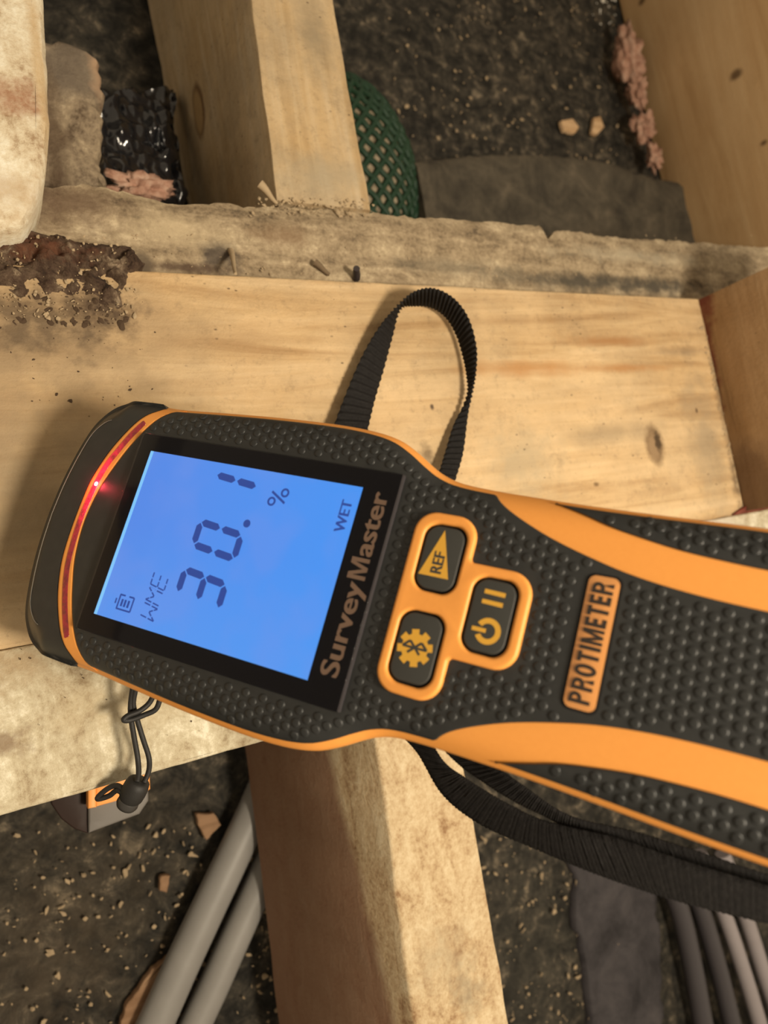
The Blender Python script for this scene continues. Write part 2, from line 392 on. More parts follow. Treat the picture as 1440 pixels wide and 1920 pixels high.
tag(nj, 'timber joist with a bright speckled top and dark brown side, below the meter', 'joist')
# big joist at the upper right
c_ = (at(1160, 0, 0), at(1265, 445, 0))
yr = float(np.interp(at(1300, 445, ZB).x, xx, yy)) + 0.001
A0 = ext(c_, 0.75); A1 = ext(c_, yr)
up_ = Vector((0.0, 0, ZB)); wd = Vector((0.05, 0, 0))
m_rj = wood('sawn_joist_right', (0.50, 0.32, 0.155), (0.40, 0.24, 0.105), (0.56, 0.38, 0.20), 'y', dirt=0.08, gs=0.6, fleck=False, stains_shade=[
    (line(at(1330, 140, 0), at(1330, 140, 0), 0) + Vector((0, 0, 0)), (0.001, 0.001, 0.001), (0.3, 0.2, 0.1), 0.1, 0.5, 0.1, 50)])
rj = beam('joist', A0 + up_, A1 + up_, A0 + up_ + wd, A1 + up_ + wd, A0, A1, m_rj, bev=0.001)
tag(rj, 'wide brown timber joist with a small dark knot, at the upper right corner', 'joist')
def on_plane_x(px, py, x):
    d = CR @ np.array([(px - 720) / FPX, (py - 960) / FPX, 1.0]); t = x / d[0]
    return Vector((x, d[1] * t, CAM_Z + d[2] * t))
kx = (A0.x + A1.x) / 2
for (px, py, s) in ((1380, 140, 0.0055), (1204, 2, 0.004), (1432, 268, 0.003)):
    k = on_plane_x(px, py, ext((A0, A1), on_plane_x(px, py, kx).y).x)
    mm = M.__new__(M); mm.m = m_rj; mm.nt = m_rj.node_tree; mm.b = mm.nt.nodes['Principled BSDF']
    mm.co = [n for n in mm.nt.nodes if n.type == 'TEX_COORD'][0].outputs['Object']
    old = mm.b.inputs['Base Color'].links[0].from_socket
    new = mm.blotch(old, k, (0.02, s, s * 1.4), (0.085, 0.045, 0.018), 0.85, 0.6, 0.35, 120)
    mm.nt.links.new(new, mm.b.inputs['Base Color'])

# brown block standing on the tan board
p0 = at(1310, 562, ZT); p1 = at(1395, 958, ZT); h = Vector((0, 0, 0.075))
m_block = wood('block_wood', (0.30, 0.185, 0.09), (0.20, 0.12, 0.055), (0.36, 0.235, 0.125), 'y', dirt=0.15, stains_shade=[
    (p0 + Vector((0.0, 0, 0.004)), (0.01, 0.02, 0.008), (0.14, 0.035, 0.022), 0.9, 0.7, 0.8, 160),
    (p0.lerp(p1, 0.22) + Vector((0, 0, 0.0)), (0.012, 0.045, 0.0045), (0.14, 0.035, 0.022), 0.9, 0.7, 0.8, 160),
    (p0.lerp(p1, 0.97) + Vector((0.02, 0, 0.005)), (0.05, 0.05, 0.035), (0.13, 0.075, 0.04), 0.75, 0.4, 0.4, 60)])  # shading at the near end, put into the colour
bk = beam('timber_block', p1 + h, p0 + h, p1 + h + wd, p0 + h + wd, p1, p0, m_block, bev=0.0008)
tag(bk, 'brown timber block standing on the right end of the tan board', 'timber block')
m_red = mottled('red_membrane', [(0.05, 0.012, 0.008), (0.16, 0.04, 0.025), (0.22, 0.06, 0.04)], 90, 0.0008, 0.5)
q = [at(1372, 965, ZT), at(1398, 948, ZT), at(1425, 945, ZT), at(1460, 938, ZT), at(1460, 950, ZT), at(1410, 960, ZT)]
G2 = catmull([tuple(v) for v in q[:4]], 14); G3 = catmull([tuple(q[0] + Vector((0.001, -0.0006, 0))), tuple(q[5]), tuple(q[4])], 14)
Gm = np.zeros((14, 3, 3))
for i in range(14):
    for j in range(3):
        f = j / 2; Gm[i, j] = G2[i] * (1 - f) + G3[i] * f; Gm[i, j, 2] = ZT + 0.0009 + 0.001 * random.random() + (0.0012 if j == 0 else 0)
V, F = grid_mesh(Gm, lambda p: (p[0], p[1], ZT - 0.0005))
tag(mesh('membrane_scrap', V, F, m_red, None, True), 'dark red torn membrane scrap at the foot of the brown block', 'scrap')

# ---------------------------------------------------------------- things at the upper left
zc = 0.186
crm = [(-0.12, at(0, 432, zc).y)]
cream_px = [(0, 428), (40, 424), (62, 385), (82, 335), (90, 290), (93, 220), (90, 120), (83, 0), (70, -150)]
pts = [tuple(at(x, y, zc))[:2] for x, y in cream_px]
pts = [(-0.10, pts[0][1])] + pts + [(-0.10, pts[-1][1])]
m_cream = rough_wood('cream_flaking_wood', [(0.32, 0.22, 0.13), (0.56, 0.47, 0.33), (0.68, 0.62, 0.48), (0.78, 0.76, 0.66)], 60, stretch=(1, 0.6, 1), streak=0.2, stains_shade=[
    (at(35, 185, zc), (0.016, 0.008, 0.02), (0.30, 0.13, 0.07), 0.75, 0.9, 0.9, 160),
    (at(78, 150, zc), (0.003, 0.08, 0.02), (0.48, 0.34, 0.18), 0.7, 0.7, 0.3, 60),
    (at(20, 360, zc), (0.02, 0.01, 0.02), (0.42, 0.3, 0.18), 0.6, 0.9, 0.9, 120)])
cr = slab('board', pts, 0.1565, zc, m_cream, jag=0.0005, bev=0.004, relief=0.0012)
tag(cr, 'bright cream flaking board with a rounded end, at the upper left corner', 'board')
zs = 0.115
stub_px = [(60, 352), (198, 350), (190, 300), (188, 250), (192, 200), (190, 150), (187, 112), (150, 88), (96, 68), (40, 60)]
m_stub = rough_wood('stub_wood', [(0.12, 0.085, 0.055), (0.26, 0.20, 0.135), (0.38, 0.30, 0.20), (0.60, 0.49, 0.34)], 60, stretch=(1, 0.7, 1), bump=0.004, streak=0.1, stains_shade=[
    (at(130, 125, zs), (0.03, 0.02, 0.02), (0.16, 0.13, 0.10), 0.8, 0.6, 0.6, 80),
    (at(183, 130, zs), (0.005, 0.02, 0.02), (0.45, 0.30, 0.19), 0.8, 0.7, 0.6, 160),
    (at(100, 270, zs), (0.008, 0.05, 0.02), (0.12, 0.08, 0.05), 0.8, 0.7, 0.6, 100)])
st = slab('timber_stub', [tuple(at(x, y, zs))[:2] for x, y in stub_px], -0.004, zs, m_stub, jag=0.003, seg=0.0025, jf=260, bev=0.003, relief=0.0025)
tag(st, 'broken-off grey timber stub with a splintered edge, beside the cream board', 'timber stub')

# black crumpled plastic
m_plastic = plain('black_plastic', (0.012, 0.012, 0.014), 0.16, 0.7, 0, vary=0.2)
Gp = np.zeros((60, 60, 3))
A = [at(185, 165, 0.05), at(325, 165, 0.03), at(345, 385, 0.06), at(190, 385, 0.10)]
for i in range(60):
    for j in range(60):
        s, t = i / 59, j / 59
        p = A[0].lerp(A[1], s).lerp(A[3].lerp(A[2], s), t)
        r = abs(fbm(p.x * 48, p.y * 24, 2, 3)); r2 = abs(fbm(p.x * 22 + 4, p.y * 40, 8, 2))
        Gp[i, j] = (p.x + 0.003 * fbm(p.x * 60, p.y * 60, 11), p.y, p.z + 0.016 * r - 0.010 * r2)
V, F = grid_mesh(Gp, lambda p: (p[0], p[1], p[2] - 0.012))
tag(mesh('plastic_sheet', V, F, m_plastic, None, True, 70), 'crumpled shiny black plastic between the grey stub and the far joist', 'plastic sheet')

# pink insulation tufts
m_pink = mottled('pink_fibre', [(0.30, 0.15, 0.10), (0.48, 0.28, 0.20), (0.60, 0.42, 0.32)], 160, 0.002, 0.95)
def tuft(c, r, sq, seed, label, n=2):
    bm = bmesh.new(); bmesh.ops.create_icosphere(bm, subdivisions=4, radius=1.0)
    for v in bm.verts:
        k = 1 + 0.75 * noise.fractal(v.co * 1.8 + Vector((seed, 0, 0)), 1, 2, 4)
        k += 0.30 * noise.fractal(v.co * 9 + Vector((0, seed, 0)), 1, 2, 2)
        v.co = Vector((v.co.x * r * k * sq[0], v.co.y * r * k * sq[1], v.co.z * r * k * sq[2])) + c
    return tag(from_bm('insulation_tuft', bm, m_pink, None, True), label, 'insulation', 'pink insulation tufts')
tuft(at(262, 352, 0.10), 0.008, (1.9, 0.75, 0.6), 3, 'pink fibre tuft at the foot of the black crumpled plastic')
tuft(at(1178, 110, 0.02), 0.013, (0.75, 2.0, 0.9), 5, 'topmost pink insulation tuft beside the upper right joist')
tuft(at(1196, 170, 0.02), 0.009, (0.75, 1.5, 0.9), 8, 'narrow pink insulation tuft, second down beside the upper right joist')
tuft(at(1206, 240, 0.02), 0.009, (0.9, 1.5, 0.9), 12, 'brightest pink insulation tuft, third down beside the upper right joist')
tuft(at(1226, 296, 0.02), 0.008, (0.8, 1.4, 0.8), 17, 'lowest pink insulation tuft, nearest the bearer at the right joist')

# rusty rubble heap at the left end of the bearer
m_rub = mottled('rusty_rubble', [(0.022, 0.015, 0.011), (0.07, 0.042, 0.028), (0.14, 0.095, 0.062), (0.40, 0.31, 0.21)], 130, 0.004, 0.9, extra=[
    (at(75, 470, ZT), (0.02, 0.006, 0.02), (0.16, 0.06, 0.03), 0.7, 0.9, 1.3, 260),
    (at(30, 450, ZT), (0.012, 0.005, 0.02), (0.10, 0.035, 0.02), 0.7, 0.8, 1.0, 150)])
bot = [(-90, 575), (0, 560), (60, 565), (120, 560), (185, 580), (222, 590), (232, 545), (250, 510), (275, 492)]
tp = [(-90, 425), (0, 430), (40, 428), (80, 432), (120, 440), (165, 452), (215, 452), (245, 465), (268, 488)]
B1 = catmull([tuple(at(x, y, ZT)) for x, y in bot], 90); T1 = catmull([tuple(at(x, y, ZT)) for x, y in tp], 90)
Gr = np.zeros((90, 40, 3))
for i in range(90):
    for j in range(40):
        f = j / 39; p = T1[i] * (1 - f) + B1[i] * f
        e = math.sin(math.pi * min(1, max(0, f))) ** 0.6 * min(1, (89 - i) / 8)
        Gr[i, j] = (p[0] + 0.0012 * fbm(p[0] * 200, p[1] * 200, 3), p[1] + 0.0012 * fbm(p[0] * 200, p[1] * 200, 9), ZT - 0.002 + e * (0.0035 + 0.0055 * fbm(p[0] * 170, p[1] * 170, 5, 5)))
V, F = grid_mesh(Gr, lambda p: (p[0], p[1], ZB - 0.001))
rub = tag(mesh('rubble_heap', V, F, m_rub, None, True), 'dark heap of rusty dirt on the left end of the tan board', 'rubble')

# ---------------------------------------------------------------- crumbs, flakes, chips
def bits(name, spots, mat, label, cat, kind='stuff', parent=None):
    bm = bmesh.new()
    for (p, r) in spots:
        q = bmesh.ops.create_icosphere(bm, subdivisions=1, radius=r * 0.62)
        sx, sy, sz = random.uniform(0.4, 1.9), random.uniform(0.5, 1.3), random.uniform(0.35, 0.7); a = random.uniform(0, 6.3)
        for v in q['verts']:
            v.co = v.co * random.uniform(0.5, 1.4)
            x, y = v.co.x * sx, v.co.y * sy
            v.co = Vector((x * math.cos(a) - y * math.sin(a), x * math.sin(a) + y * math.cos(a), v.co.z * sz)) + p
    o = from_bm(name, bm, mat, parent)
    return tag(o, label, cat, kind=kind)
def scatter(n, box, z, r0, r1):
    return [(at(random.uniform(box[0], box[2]), random.uniform(box[1], box[3]), z), r0 + (r1 - r0) * random.random() ** 2.2) for _ in range(n)]
m_crumb_d = plain('dark_crumb', (0.07, 0.045, 0.028), 0.9, 0.2)
m_crumb_l = plain('pale_crumb', (0.42, 0.32, 0.2), 0.85, 0.2, vary=0.6)
m_crumb_w = plain('white_crumb', (0.75, 0.72, 0.64), 0.5, 0.4)
sp = scatter(120, (10, 545, 240, 610), ZT, 0.0004, 0.0022) + scatter(70, (-20, 560, 1300, 980), ZT, 0.0002, 0.0006) + scatter(60, (-20, 560, 300, 760), ZT, 0.0003, 0.0008) + scatter(30, (0, 1200, 480, 1380), ZT, 0.0002, 0.0006)
bits('dirt_crumbs', sp, m_crumb_d, 'dark dirt crumbs sprinkled over the tan and pale boards', 'crumbs')
sp = scatter(70, (-20, 570, 1300, 980), ZT, 0.0002, 0.0006) + scatter(200, (40, 440, 1440, 545), ZB, 0.0003, 0.0009) + scatter(260, (0, 440, 260, 600), ZT + 0.001, 0.0003, 0.0013)
sp += [(at(1352, 580, ZT).lerp(at(1398, 940, ZT), random.random()) * 1.0, 0) for _ in range(0)]
sp += scatter(160, (470, 372, 700, 405), ZB + 0.001, 0.0004, 0.0015) + scatter(40, (540, 300, 660, 380), ZB, 0.0003, 0.0007)
for _ in range(70):
    p = p0.lerp(p1, random.uniform(0.1, 1.0)); sp.append((p + Vector((-random.random() * 0.004, 0, 0.0003)), random.uniform(0.0004, 0.0014)))
bits('plaster_crumbs', sp, m_crumb_l, 'pale plaster crumbs along the bearer and at the foot of the block', 'crumbs')
sp = scatter(260, (700, 0, 1160, 400), 0.0, 0.0008, 0.0026) + scatter(230, (0, 1540, 520, 1920), 0.0, 0.0008, 0.0026) + scatter(200, (900, 1560, 1180, 1920), 0.0, 0.0008, 0.0028) + scatter(40, (480, 1600, 560, 1920), 0.0, 0.0008, 0.0025)
bits('ground_grit', sp, m_crumb_l, 'pale grit scattered over the dark ground', 'grit')
bits('white_grit', scatter(22, (1110, -20, 1155, 45), 0.002, 0.001, 0.0032), m_crumb_w, 'white grit in the far corner beside the upper right joist', 'grit')

def flake(pts, z, th, mat, name, label, cat, group=None, tilt=0.0):
    P2 = [at(x, y, z) for x, y in pts]
    if sum(P2[i].x * P2[(i + 1) % len(P2)].y - P2[(i + 1) % len(P2)].x * P2[i].y for i in range(len(P2))) < 0: P2.reverse()
    return tag(slab(name, [(p.x, p.y) for p in P2], z - 0.002, z + th, mat, jag=0.0008, seg=0.0018, jf=400, bev=0.0007, relief=0.001), label, cat, group)
m_chip = wood('chip_wood', (0.52, 0.33, 0.17), (0.35, 0.2, 0.09), (0.66, 0.46, 0.27), 'x', fleck=False)
m_chip2 = wood('chip_brown', (0.27, 0.155, 0.085), (0.18, 0.10, 0.05), (0.34, 0.21, 0.12), 'x', fleck=False)
flake([(1050, 228), (1072, 224), (1083, 240), (1076, 252), (1054, 246)], 0.002, 0.002, m_chip, 'wood_chip', 'squarish pale wood chip on the dark ground, left of its twin', 'wood chip', 'wood chips on the ground')
flake([(1112, 222), (1124, 220), (1130, 240), (1118, 254), (1108, 250)], 0.002, 0.002, m_chip, 'wood_chip', 'upright narrow pale wood chip on the dark ground, nearer the right joist', 'wood chip', 'wood chips on the ground')
flake([(366, 1524), (398, 1522), (412, 1545), (385, 1573), (372, 1550)], 0.002, 0.003, m_chip2, 'wood_chip', 'brown triangular chip on the ground left of the grey pipes', 'wood chip', 'wood chips on the ground')
flake([(300, 1640), (318, 1640), (312, 1672), (298, 1668)], 0.001, 0.002, m_chip2, 'wood_chip', 'small brown sliver on the ground left of the pipes, below the triangular chip', 'wood chip', 'wood chips on the ground')
flake([(222, 1925), (236, 1880), (285, 1815), (318, 1790), (330, 1770), (300, 1850), (262, 1925)], 0.002, 0.003, m_chip2, 'splintered_lath', 'long splintered brown lath along the left grey pipe', 'lath')

# nails and splinters against the board edge
m_nail = plain('rusty_nail', (0.055, 0.045, 0.045), 0.5, 0.5, 300, metal=0.4)
def stick(name, a_, b_, r, mat, label, cat, taper=0.5):
    bm = bmesh.new(); a_ = Vector(a_); b_ = Vector(b_)
    pp = [a_.lerp(b_, k / 6) + Vector((0, 0, 0.0004 * math.sin(k))) for k in range(7)]
    sweep(bm, pp, [r * (1 - (1 - taper) * k / 6) for k in range(7)], 8)
    return tag(from_bm(name, bm, mat, None, True, 50), label, cat)
nl = stick('nail', at(668, 522, ZB + 0.001), at(669, 503, ZB + 0.008), 0.0019, m_nail, 'dark nail stub sticking up at the far edge of the tan board', 'nail', 0.85)
stick('twig', at(590, 492, ZB + 0.0022), at(618, 515, ZB + 0.0022), 0.0016, plain('bark', (0.16, 0.115, 0.07), 0.9, 0.2, 300), 'short brown twig lying on the bearer left of the nail', 'twig')
stick('splinter', at(433, 470, ZB + 0.0015), at(442, 513, ZT + 0.0012), 0.0013, m_crumb_l, 'pale upright splinter at the far edge of the tan board', 'splinter')
stick('splinter', at(487, 345, ZB + 0.004), at(520, 382, ZB + 0.002), 0.0021, m_crumb_l, 'pale splinter at the foot of the far joist', 'splinter', 0.3)

# ---------------------------------------------------------------- green net
net = empty('mesh_bundle', at(700, 290, 0.0))
tag(net, 'green netting bundle over pale filling, beside the far joist', 'net')
cN = at(672, 318, 0.0); rx, ry, rz = 0.046, 0.072, 0.026
axn = (at(700, 400, 0) - at(640, 130, 0)).normalized(); ayn = Vector((axn.y, -axn.x, 0))
def np_(a_, b_, k=1.0):   # a across (-1..1), b along (-1..1)
    w = math.sqrt(max(0.0, 1 - b_ * b_)); x = math.sin(a_ * 1.5) * w
    z = math.cos(a_ * 1.5) * w
    p = cN + axn * (b_ * ry * k) + ayn * (-x * rx * k) + Vector((0, 0, max(z, 0) * rz * k + 0.001))
    return p - net.location
Gn = np.zeros((40, 60, 3))
for i in range(40):
    for j in range(60):
        a_ = -1 + 2 * i / 39; b_ = -0.995 + 1.99 * j / 59
        p = np_(a_, b_, 0.95); Gn[i, j] = (p.x, p.y, p.z + 0.0007 * fbm(p.x * 300, p.y * 300, 2))
V, F = grid_mesh(Gn)
mesh('filling', V, F, mottled('pale_filling', [(0.20, 0.15, 0.10), (0.34, 0.28, 0.19), (0.48, 0.40, 0.29)], 180, 0.001, 0.9), net, True)
m_green = plain('green_net_cord', (0.012, 0.045, 0.022), 0.55, 0.4, 500, vary=0.3)
for fam in (1, -1):
    for k in range(-10, 11):
        path = []
        for q_ in range(46):
            b_ = -0.97 + 1.94 * q_ / 45; a_ = k * 0.19 + fam * b_ * 0.95
            if -1.05 <= a_ <= 1.05: path.append(np_(a_, b_) + Vector((0, 0, 0.0008 * math.sin(q_ * 2 + k) * fam)))
        if len(path) > 3:
            bm = bmesh.new(); sweep(bm, path, 0.0023, 6)
            from_bm('net_cord', bm, m_green, net, True)

# ---------------------------------------------------------------- pipes and cables on the ground
def pipe(name, pxs, z, r, mat, label, cat, group, n=40):
    bm = bmesh.new(); pts = catmull([tuple(at(x, y, z)) for x, y in pxs], n)
    sweep(bm, pts, r, 20)
    return tag(from_bm(name, bm, mat, None, True, 50), label, cat, group)
m_pipe = plain('grey_conduit', (0.26, 0.25, 0.235), 0.45, 0.4, 200, vary=0.25)
pipe('pipe', [(500, 1465), (463, 1550), (392, 1700), (345, 1800), (291, 1920), (200, 2120)], 0.0125, 0.0098, m_pipe, 'left one of the two grey pipes left of the near joist', 'pipe', 'grey pipes on the ground')
pipe('pipe', [(524, 1570), (492, 1645), (438, 1765), (400, 1850), (367, 1920), (290, 2090)], 0.0115, 0.0088, m_pipe, 'right one of the two grey pipes, nearest the near joist side', 'pipe', 'grey pipes on the ground')
m_cab = plain('lilac_cable', (0.30, 0.27, 0.28), 0.5, 0.4, 200, vary=0.2)
m_cabd = plain('dark_cable', (0.05, 0.045, 0.05), 0.5, 0.4, 200, vary=0.2)
pipe('cable', [(1310, 1600), (1357, 1712), (1392, 1815), (1424, 1920), (1470, 2080)], 0.012, 0.0062, m_cab, 'brighter pale grey cable at the lower right corner, second from the right', 'cable', 'cables at the lower right')
pipe('cable', [(1355, 1600), (1400, 1725), (1430, 1820), (1463, 1920), (1510, 2080)], 0.012, 0.0062, m_cab, 'pale grey cable nearest the lower right corner', 'cable', 'cables at the lower right')
pipe('cable', [(1270, 1600), (1312, 1700), (1345, 1810), (1372, 1920), (1410, 2080)], 0.011, 0.0072, m_cabd, 'dark cable just left of the two pale cables', 'cable', 'cables at the lower right')
pipe('cable', [(1230, 1600), (1272, 1700), (1298, 1810), (1318, 1920), (1350, 2080)], 0.011, 0.0078, m_cabd, 'dark cable farthest left of the four lower right cables', 'cable', 'cables at the lower right')
m_slate = mottled('slate_sheet', [(0.022, 0.020, 0.022), (0.048, 0.044, 0.048), (0.075, 0.068, 0.071)], 30, 0.0006, 0.8)
Q = [at(1075, 1600, 0.006), at(1235, 1650, 0.006), at(1245, 1980, 0.006), at(1120, 1980, 0.006)]
Gs = np.zeros((30, 30, 3))
for i in range(30):
    for j in range(30):
        s, t = i / 29, j / 29; p = Q[0].lerp(Q[1], s).lerp(Q[3].lerp(Q[2], s), t)
        Gs[i, j] = (p.x + 0.008 * fbm(p.x * 35, p.y * 35, 2, 4), p.y + 0.004 * fbm(p.x * 50, p.y * 50, 7), 0.003 + 0.004 * fbm(p.x * 30, p.y * 30, 1))
V, F = grid_mesh(Gs, lambda p: (p[0], p[1], -0.004))
tag(mesh('felt_strip', V, F, m_slate, None, True), 'smooth slate grey felt strip on the ground left of the cables', 'felt')

# ---------------------------------------------------------------- grey and orange tool under the pale board edge
zt_ = 0.128
tool = empty('hand_tool', at(225, 1510, zt_ - 0.03))
tag(tool, 'grey tool with an orange trim and brown blade, peeking out under the pale board', 'tool')
m_or2 = plain('orange_plastic_far', (0.80, 0.33, 0.085), 0.5, 0.4, 300)
def tplate(name, px, z0, z1, mat, bev=0.0006):
    P2 = [at(x, y, z1) - Vector((tool.location.x, tool.location.y, 0)) for x, y in px]
    if sum(P2[i].x * P2[(i + 1) % len(P2)].y - P2[(i + 1) % len(P2)].x * P2[i].y for i in range(len(P2))) < 0: P2.reverse()
    o = slab(name, [(p.x, p.y) for p in P2], z0, z1, mat, tool, seg=0.004, bev=bev)
    for v in o.data.vertices: v.co.z -= tool.location.z
    return o
tplate('casing', [(165, 1430), (278, 1420), (279, 1502), (262, 1527), (166, 1563)], zt_ - 0.02, zt_ - 0.006, plain('grey_casing', (0.15, 0.14, 0.13), 0.5, 0.4, 300), 0.001)
tplate('orange_trim', [(180, 1440), (280, 1430), (282, 1480), (270, 1488), (180, 1513)], zt_ - 0.006, zt_ - 0.003, m_or2)
tplate('trim_post', [(165, 1440), (181, 1440), (181, 1514), (165, 1517)], zt_ - 0.006, zt_, m_or2)
tplate('blade', [(165, 1430), (165, 1563), (140, 1555), (115, 1536), (96, 1508), (92, 1430)], zt_ - 0.019, zt_ - 0.008, plain('brown_blade', (0.02, 0.009, 0.006), 0.6, 0.3, 300))

# ================================================================ the moisture meter
SC = 0.875e-3
RM = np.array([[0.89059758, 0.26574246, -0.36907572], [0.16574325, -0.94536549, -0.28073702], [-0.42351519, 0.1888519, -0.88598524]])
TM = np.array([-85.23081149, 6.16209076, 236.27855356]) * SC
MR = CR @ RM; MO = CR @ TM + np.array([0, 0, CAM_Z])
meter = empty('moisture_meter', (0, 0, 0))
mw = Matrix.Identity(4)
for i in range(3):
    for j in range(3): mw[i][j] = MR[i][j]
    mw[i][3] = MO[i]
meter.matrix_world = mw
tag(meter, 'orange and black handheld moisture meter with a lit blue screen, tip down to the boards', 'moisture meter')
def m2w(u, v, w): return Vector((MR @ (np.array([u, v, w]) * SC) + MO).tolist())
def at_meter(px, py, w):      # line of sight onto a level of the meter, in world metres
    d = CR @ np.array([(px - 720) / FPX, (py - 960) / FPX, 1.0]); n = MR[:, 2]
    o = np.array([0, 0, CAM_Z]); q = MO + n * w * SC
    return Vector((o + d * (n @ (q - o)) / (n @ d)).tolist())

m_rubber = M('black_rubber', 0.42, 0.4); m_rubber = m_rubber.out(m_rubber.mix(m_rubber.rng(m_rubber.noise(260), 0.4, 0.7, 0, 0.5), (0.022, 0.0235, 0.024), (0.034, 0.035, 0.034)), m_rubber.noise(5200, None, 3, 0.7), 0.00006, 0.6)
m_orange = M('orange_plastic', 0.45, 0.4); m_orange = m_orange.out(m_orange.mix(m_orange.rng(m_orange.noise(900), 0.3, 0.7, 0, 0.3), (0.84, 0.35, 0.075), (0.76, 0.30, 0.06)), m_orange.noise(4200, None, 2, 0.6), 0.00006, 0.5)
m_key = plain('key_rubber', (0.040, 0.041, 0.038), 0.55, 0.4, 5000, 0.00005)
m_print = plain('ochre_print', (0.66, 0.36, 0.045), 0.5, 0.4)
m_black = plain('gloss_black', (0.004, 0.0035, 0.008), 0.3, 0.05)
m_tan_print = plain('bronze_print', (0.55, 0.36, 0.235), 0.45, 0.4)

# outline (u along, v half width), tip at the left
half = [(-42.3, 0), (-41.6, 12), (-39.6, 24), (-36.6, 34), (-32, 40.3), (-27, 43.8), (-21, 45.2), (-10, 45.4), (2, 45.3), (20, 46.2), (38, 47.0), (55, 47.4), (68, 47.3), (78, 46.5), (85, 45.0), (91, 42.2), (96, 39.2), (101, 36.6), (107, 35.0), (116, 34.4), (128, 34.3), (142, 34.4), (160, 34.9), (185, 35.8), (205, 35.6), (216, 32), (222, 22), (224, 0)]
hs = catmull(half, 150)
outl = np.concatenate([hs, [[p[0], -p[1]] for p in hs[-2:0:-1]]])     # closed loop
_m = len(outl)
tn = np.roll(outl, -1, 0) - np.roll(outl, 1, 0); tn /= np.linalg.norm(tn, axis=1)[:, None]
inn = np.stack([tn[:, 1], -tn[:, 0]], 1)
if (inn[0] @ np.array([1, 0])) < 0: inn = -inn
def dist(u, v):
    a_ = outl; b_ = np.roll(outl, -1, 0); ab = b_ - a_; ap = np.array([u, v]) - a_
    t = np.clip((ap * ab).sum(1) / (ab * ab).sum(1), 0, 1)
    return float(np.sqrt(((ap - ab * t[:, None]) ** 2).sum(1)).min())
def surf(u, v, d=None):
    if d is None: d = dist(u, v)
    a_ = -4.2 * max(0, 1 - d / 8.0) ** 2.4
    b_ = -0.80 * max(0, 8.2 - d) if d < 8.2 else 0
    k = min(1, max(0, (-18 - u) / 8)); k = k * k * (3 - 2 * k)
    return a_ * (1 - k) + b_ * k
def ring(off, wf):
    return [(outl[i, 0] + inn[i, 0] * off, outl[i, 1] + inn[i, 1] * off, wf(i, off)) for i in range(_m)]
def rings_mesh(name, rl, mat, top=True, bottom=True, angle=50):
    V = []; F = []
    for r in rl: V += [(a_ * SC, b_ * SC, c2 * SC) for a_, b_, c2 in r]
    for k in range(len(rl) - 1):
        for i in range(_m): F.append((k * _m + i, k * _m + (i + 1) % _m, (k + 1) * _m + (i + 1) % _m, (k + 1) * _m + i))
    if bottom: F.append(tuple(range(_m)))
    if top: F.append(tuple(range((len(rl) - 1) * _m, len(rl) * _m)))
    bm = bmesh.new(); me = bpy.data.meshes.new('t'); me.from_pydata(V, [], F); bm.from_mesh(me); bpy.data.meshes.remove(me)
    return from_bm(name, bm, mat, meter, True, angle)
def sfun(i, off): return surf(outl[i, 0], outl[i, 1], off) - 0.75
core = [ring(0.4, lambda i, o: -14.5), ring(-0.5, lambda i, o: -13), ring(-0.9, lambda i, o: -9), ring(-0.8, lambda i, o: -6.6)] + [ring(-0.45, lambda i, o: surf(outl[i, 0], outl[i, 1], 0) - 1.3)] + [ring(o_, sfun) for o_ in (0.0, 0.6, 1.4, 2.5, 4, 6, 8.2)]
rings_mesh('housing', core, m_orange)
rings_mesh('lower_shell', [ring(13, lambda i, o: -31), ring(6, lambda i, o: -29.5), ring(2.2, lambda i, o: -25), ring(1.2, lambda i, o: -19), ring(1.0, lambda i, o: -14.3)], m_rubber)

# curves that bound the colours on the face
bl = np.array([(-45.2, -4.0), (-43, -5.6), (-40, -9.0), (-34.6, -13.6), (-26, -18.6), (-17, -21.8), (-10, -22.95), (0, -23.3), (10, -22.95), (17, -21.8), (26, -18.6), (34.6, -13.6), (40, -9.0), (43, -5.6), (45.2, -4.0)])
br = np.array([(-46, 8), (-44.6, 4.0), (-43.4, 1.2), (-41.8, -0.6), (-36, -5.6), (-30, -9.6), (-22, -13.4), (-12, -17.0), (0, -18.5), (12, -17.0), (22, -13.4), (30, -9.6), (36, -5.6), (41.8, -0.6), (43.4, 1.2), (44.6, 4.0), (46, 8)])
def smooth_interp(tab, n=400):
    c = catmull(tab, n); o = np.argsort(c[:, 0]); return c[o]
BL = smooth_interp(bl); BR = smooth_interp(br)
uBL = lambda v: float(np.interp(v, BL[:, 0], BL[:, 1])); uBR = lambda v: float(np.interp(v, BR[:, 0], BR[:, 1]))
def rim(u): return float(np.interp(u, hs[:, 0], hs[:, 1]))
inner = catmull([(118.3, 33.6), (120.8, 31.0), (124.5, 28.6), (130, 26.0), (137, 23.3), (146, 20.7), (157, 18.2), (170, 16.6), (185, 15.9), (200, 16.0), (224, 18)], 200)
outer = catmull([(134.6, 33.9), (138, 32.8), (143, 31.3), (150, 29.1), (157, 27.7), (166, 26.3), (175, 25.6), (186, 25.2), (200, 25.4), (215, 26)], 200)
def Vb(u):
    r = rim(u) - 1.15
    if u > 118.3: r = min(r, float(np.interp(u, inner[:, 0], inner[:, 1])))
    return r
LIFT = 0.0
def face_grid(rows, lift=0.0):
    G = np.array([[(u * SC, v * SC, (surf(u, v) + lift) * SC) for (u, v) in r] for r in rows])
    return G
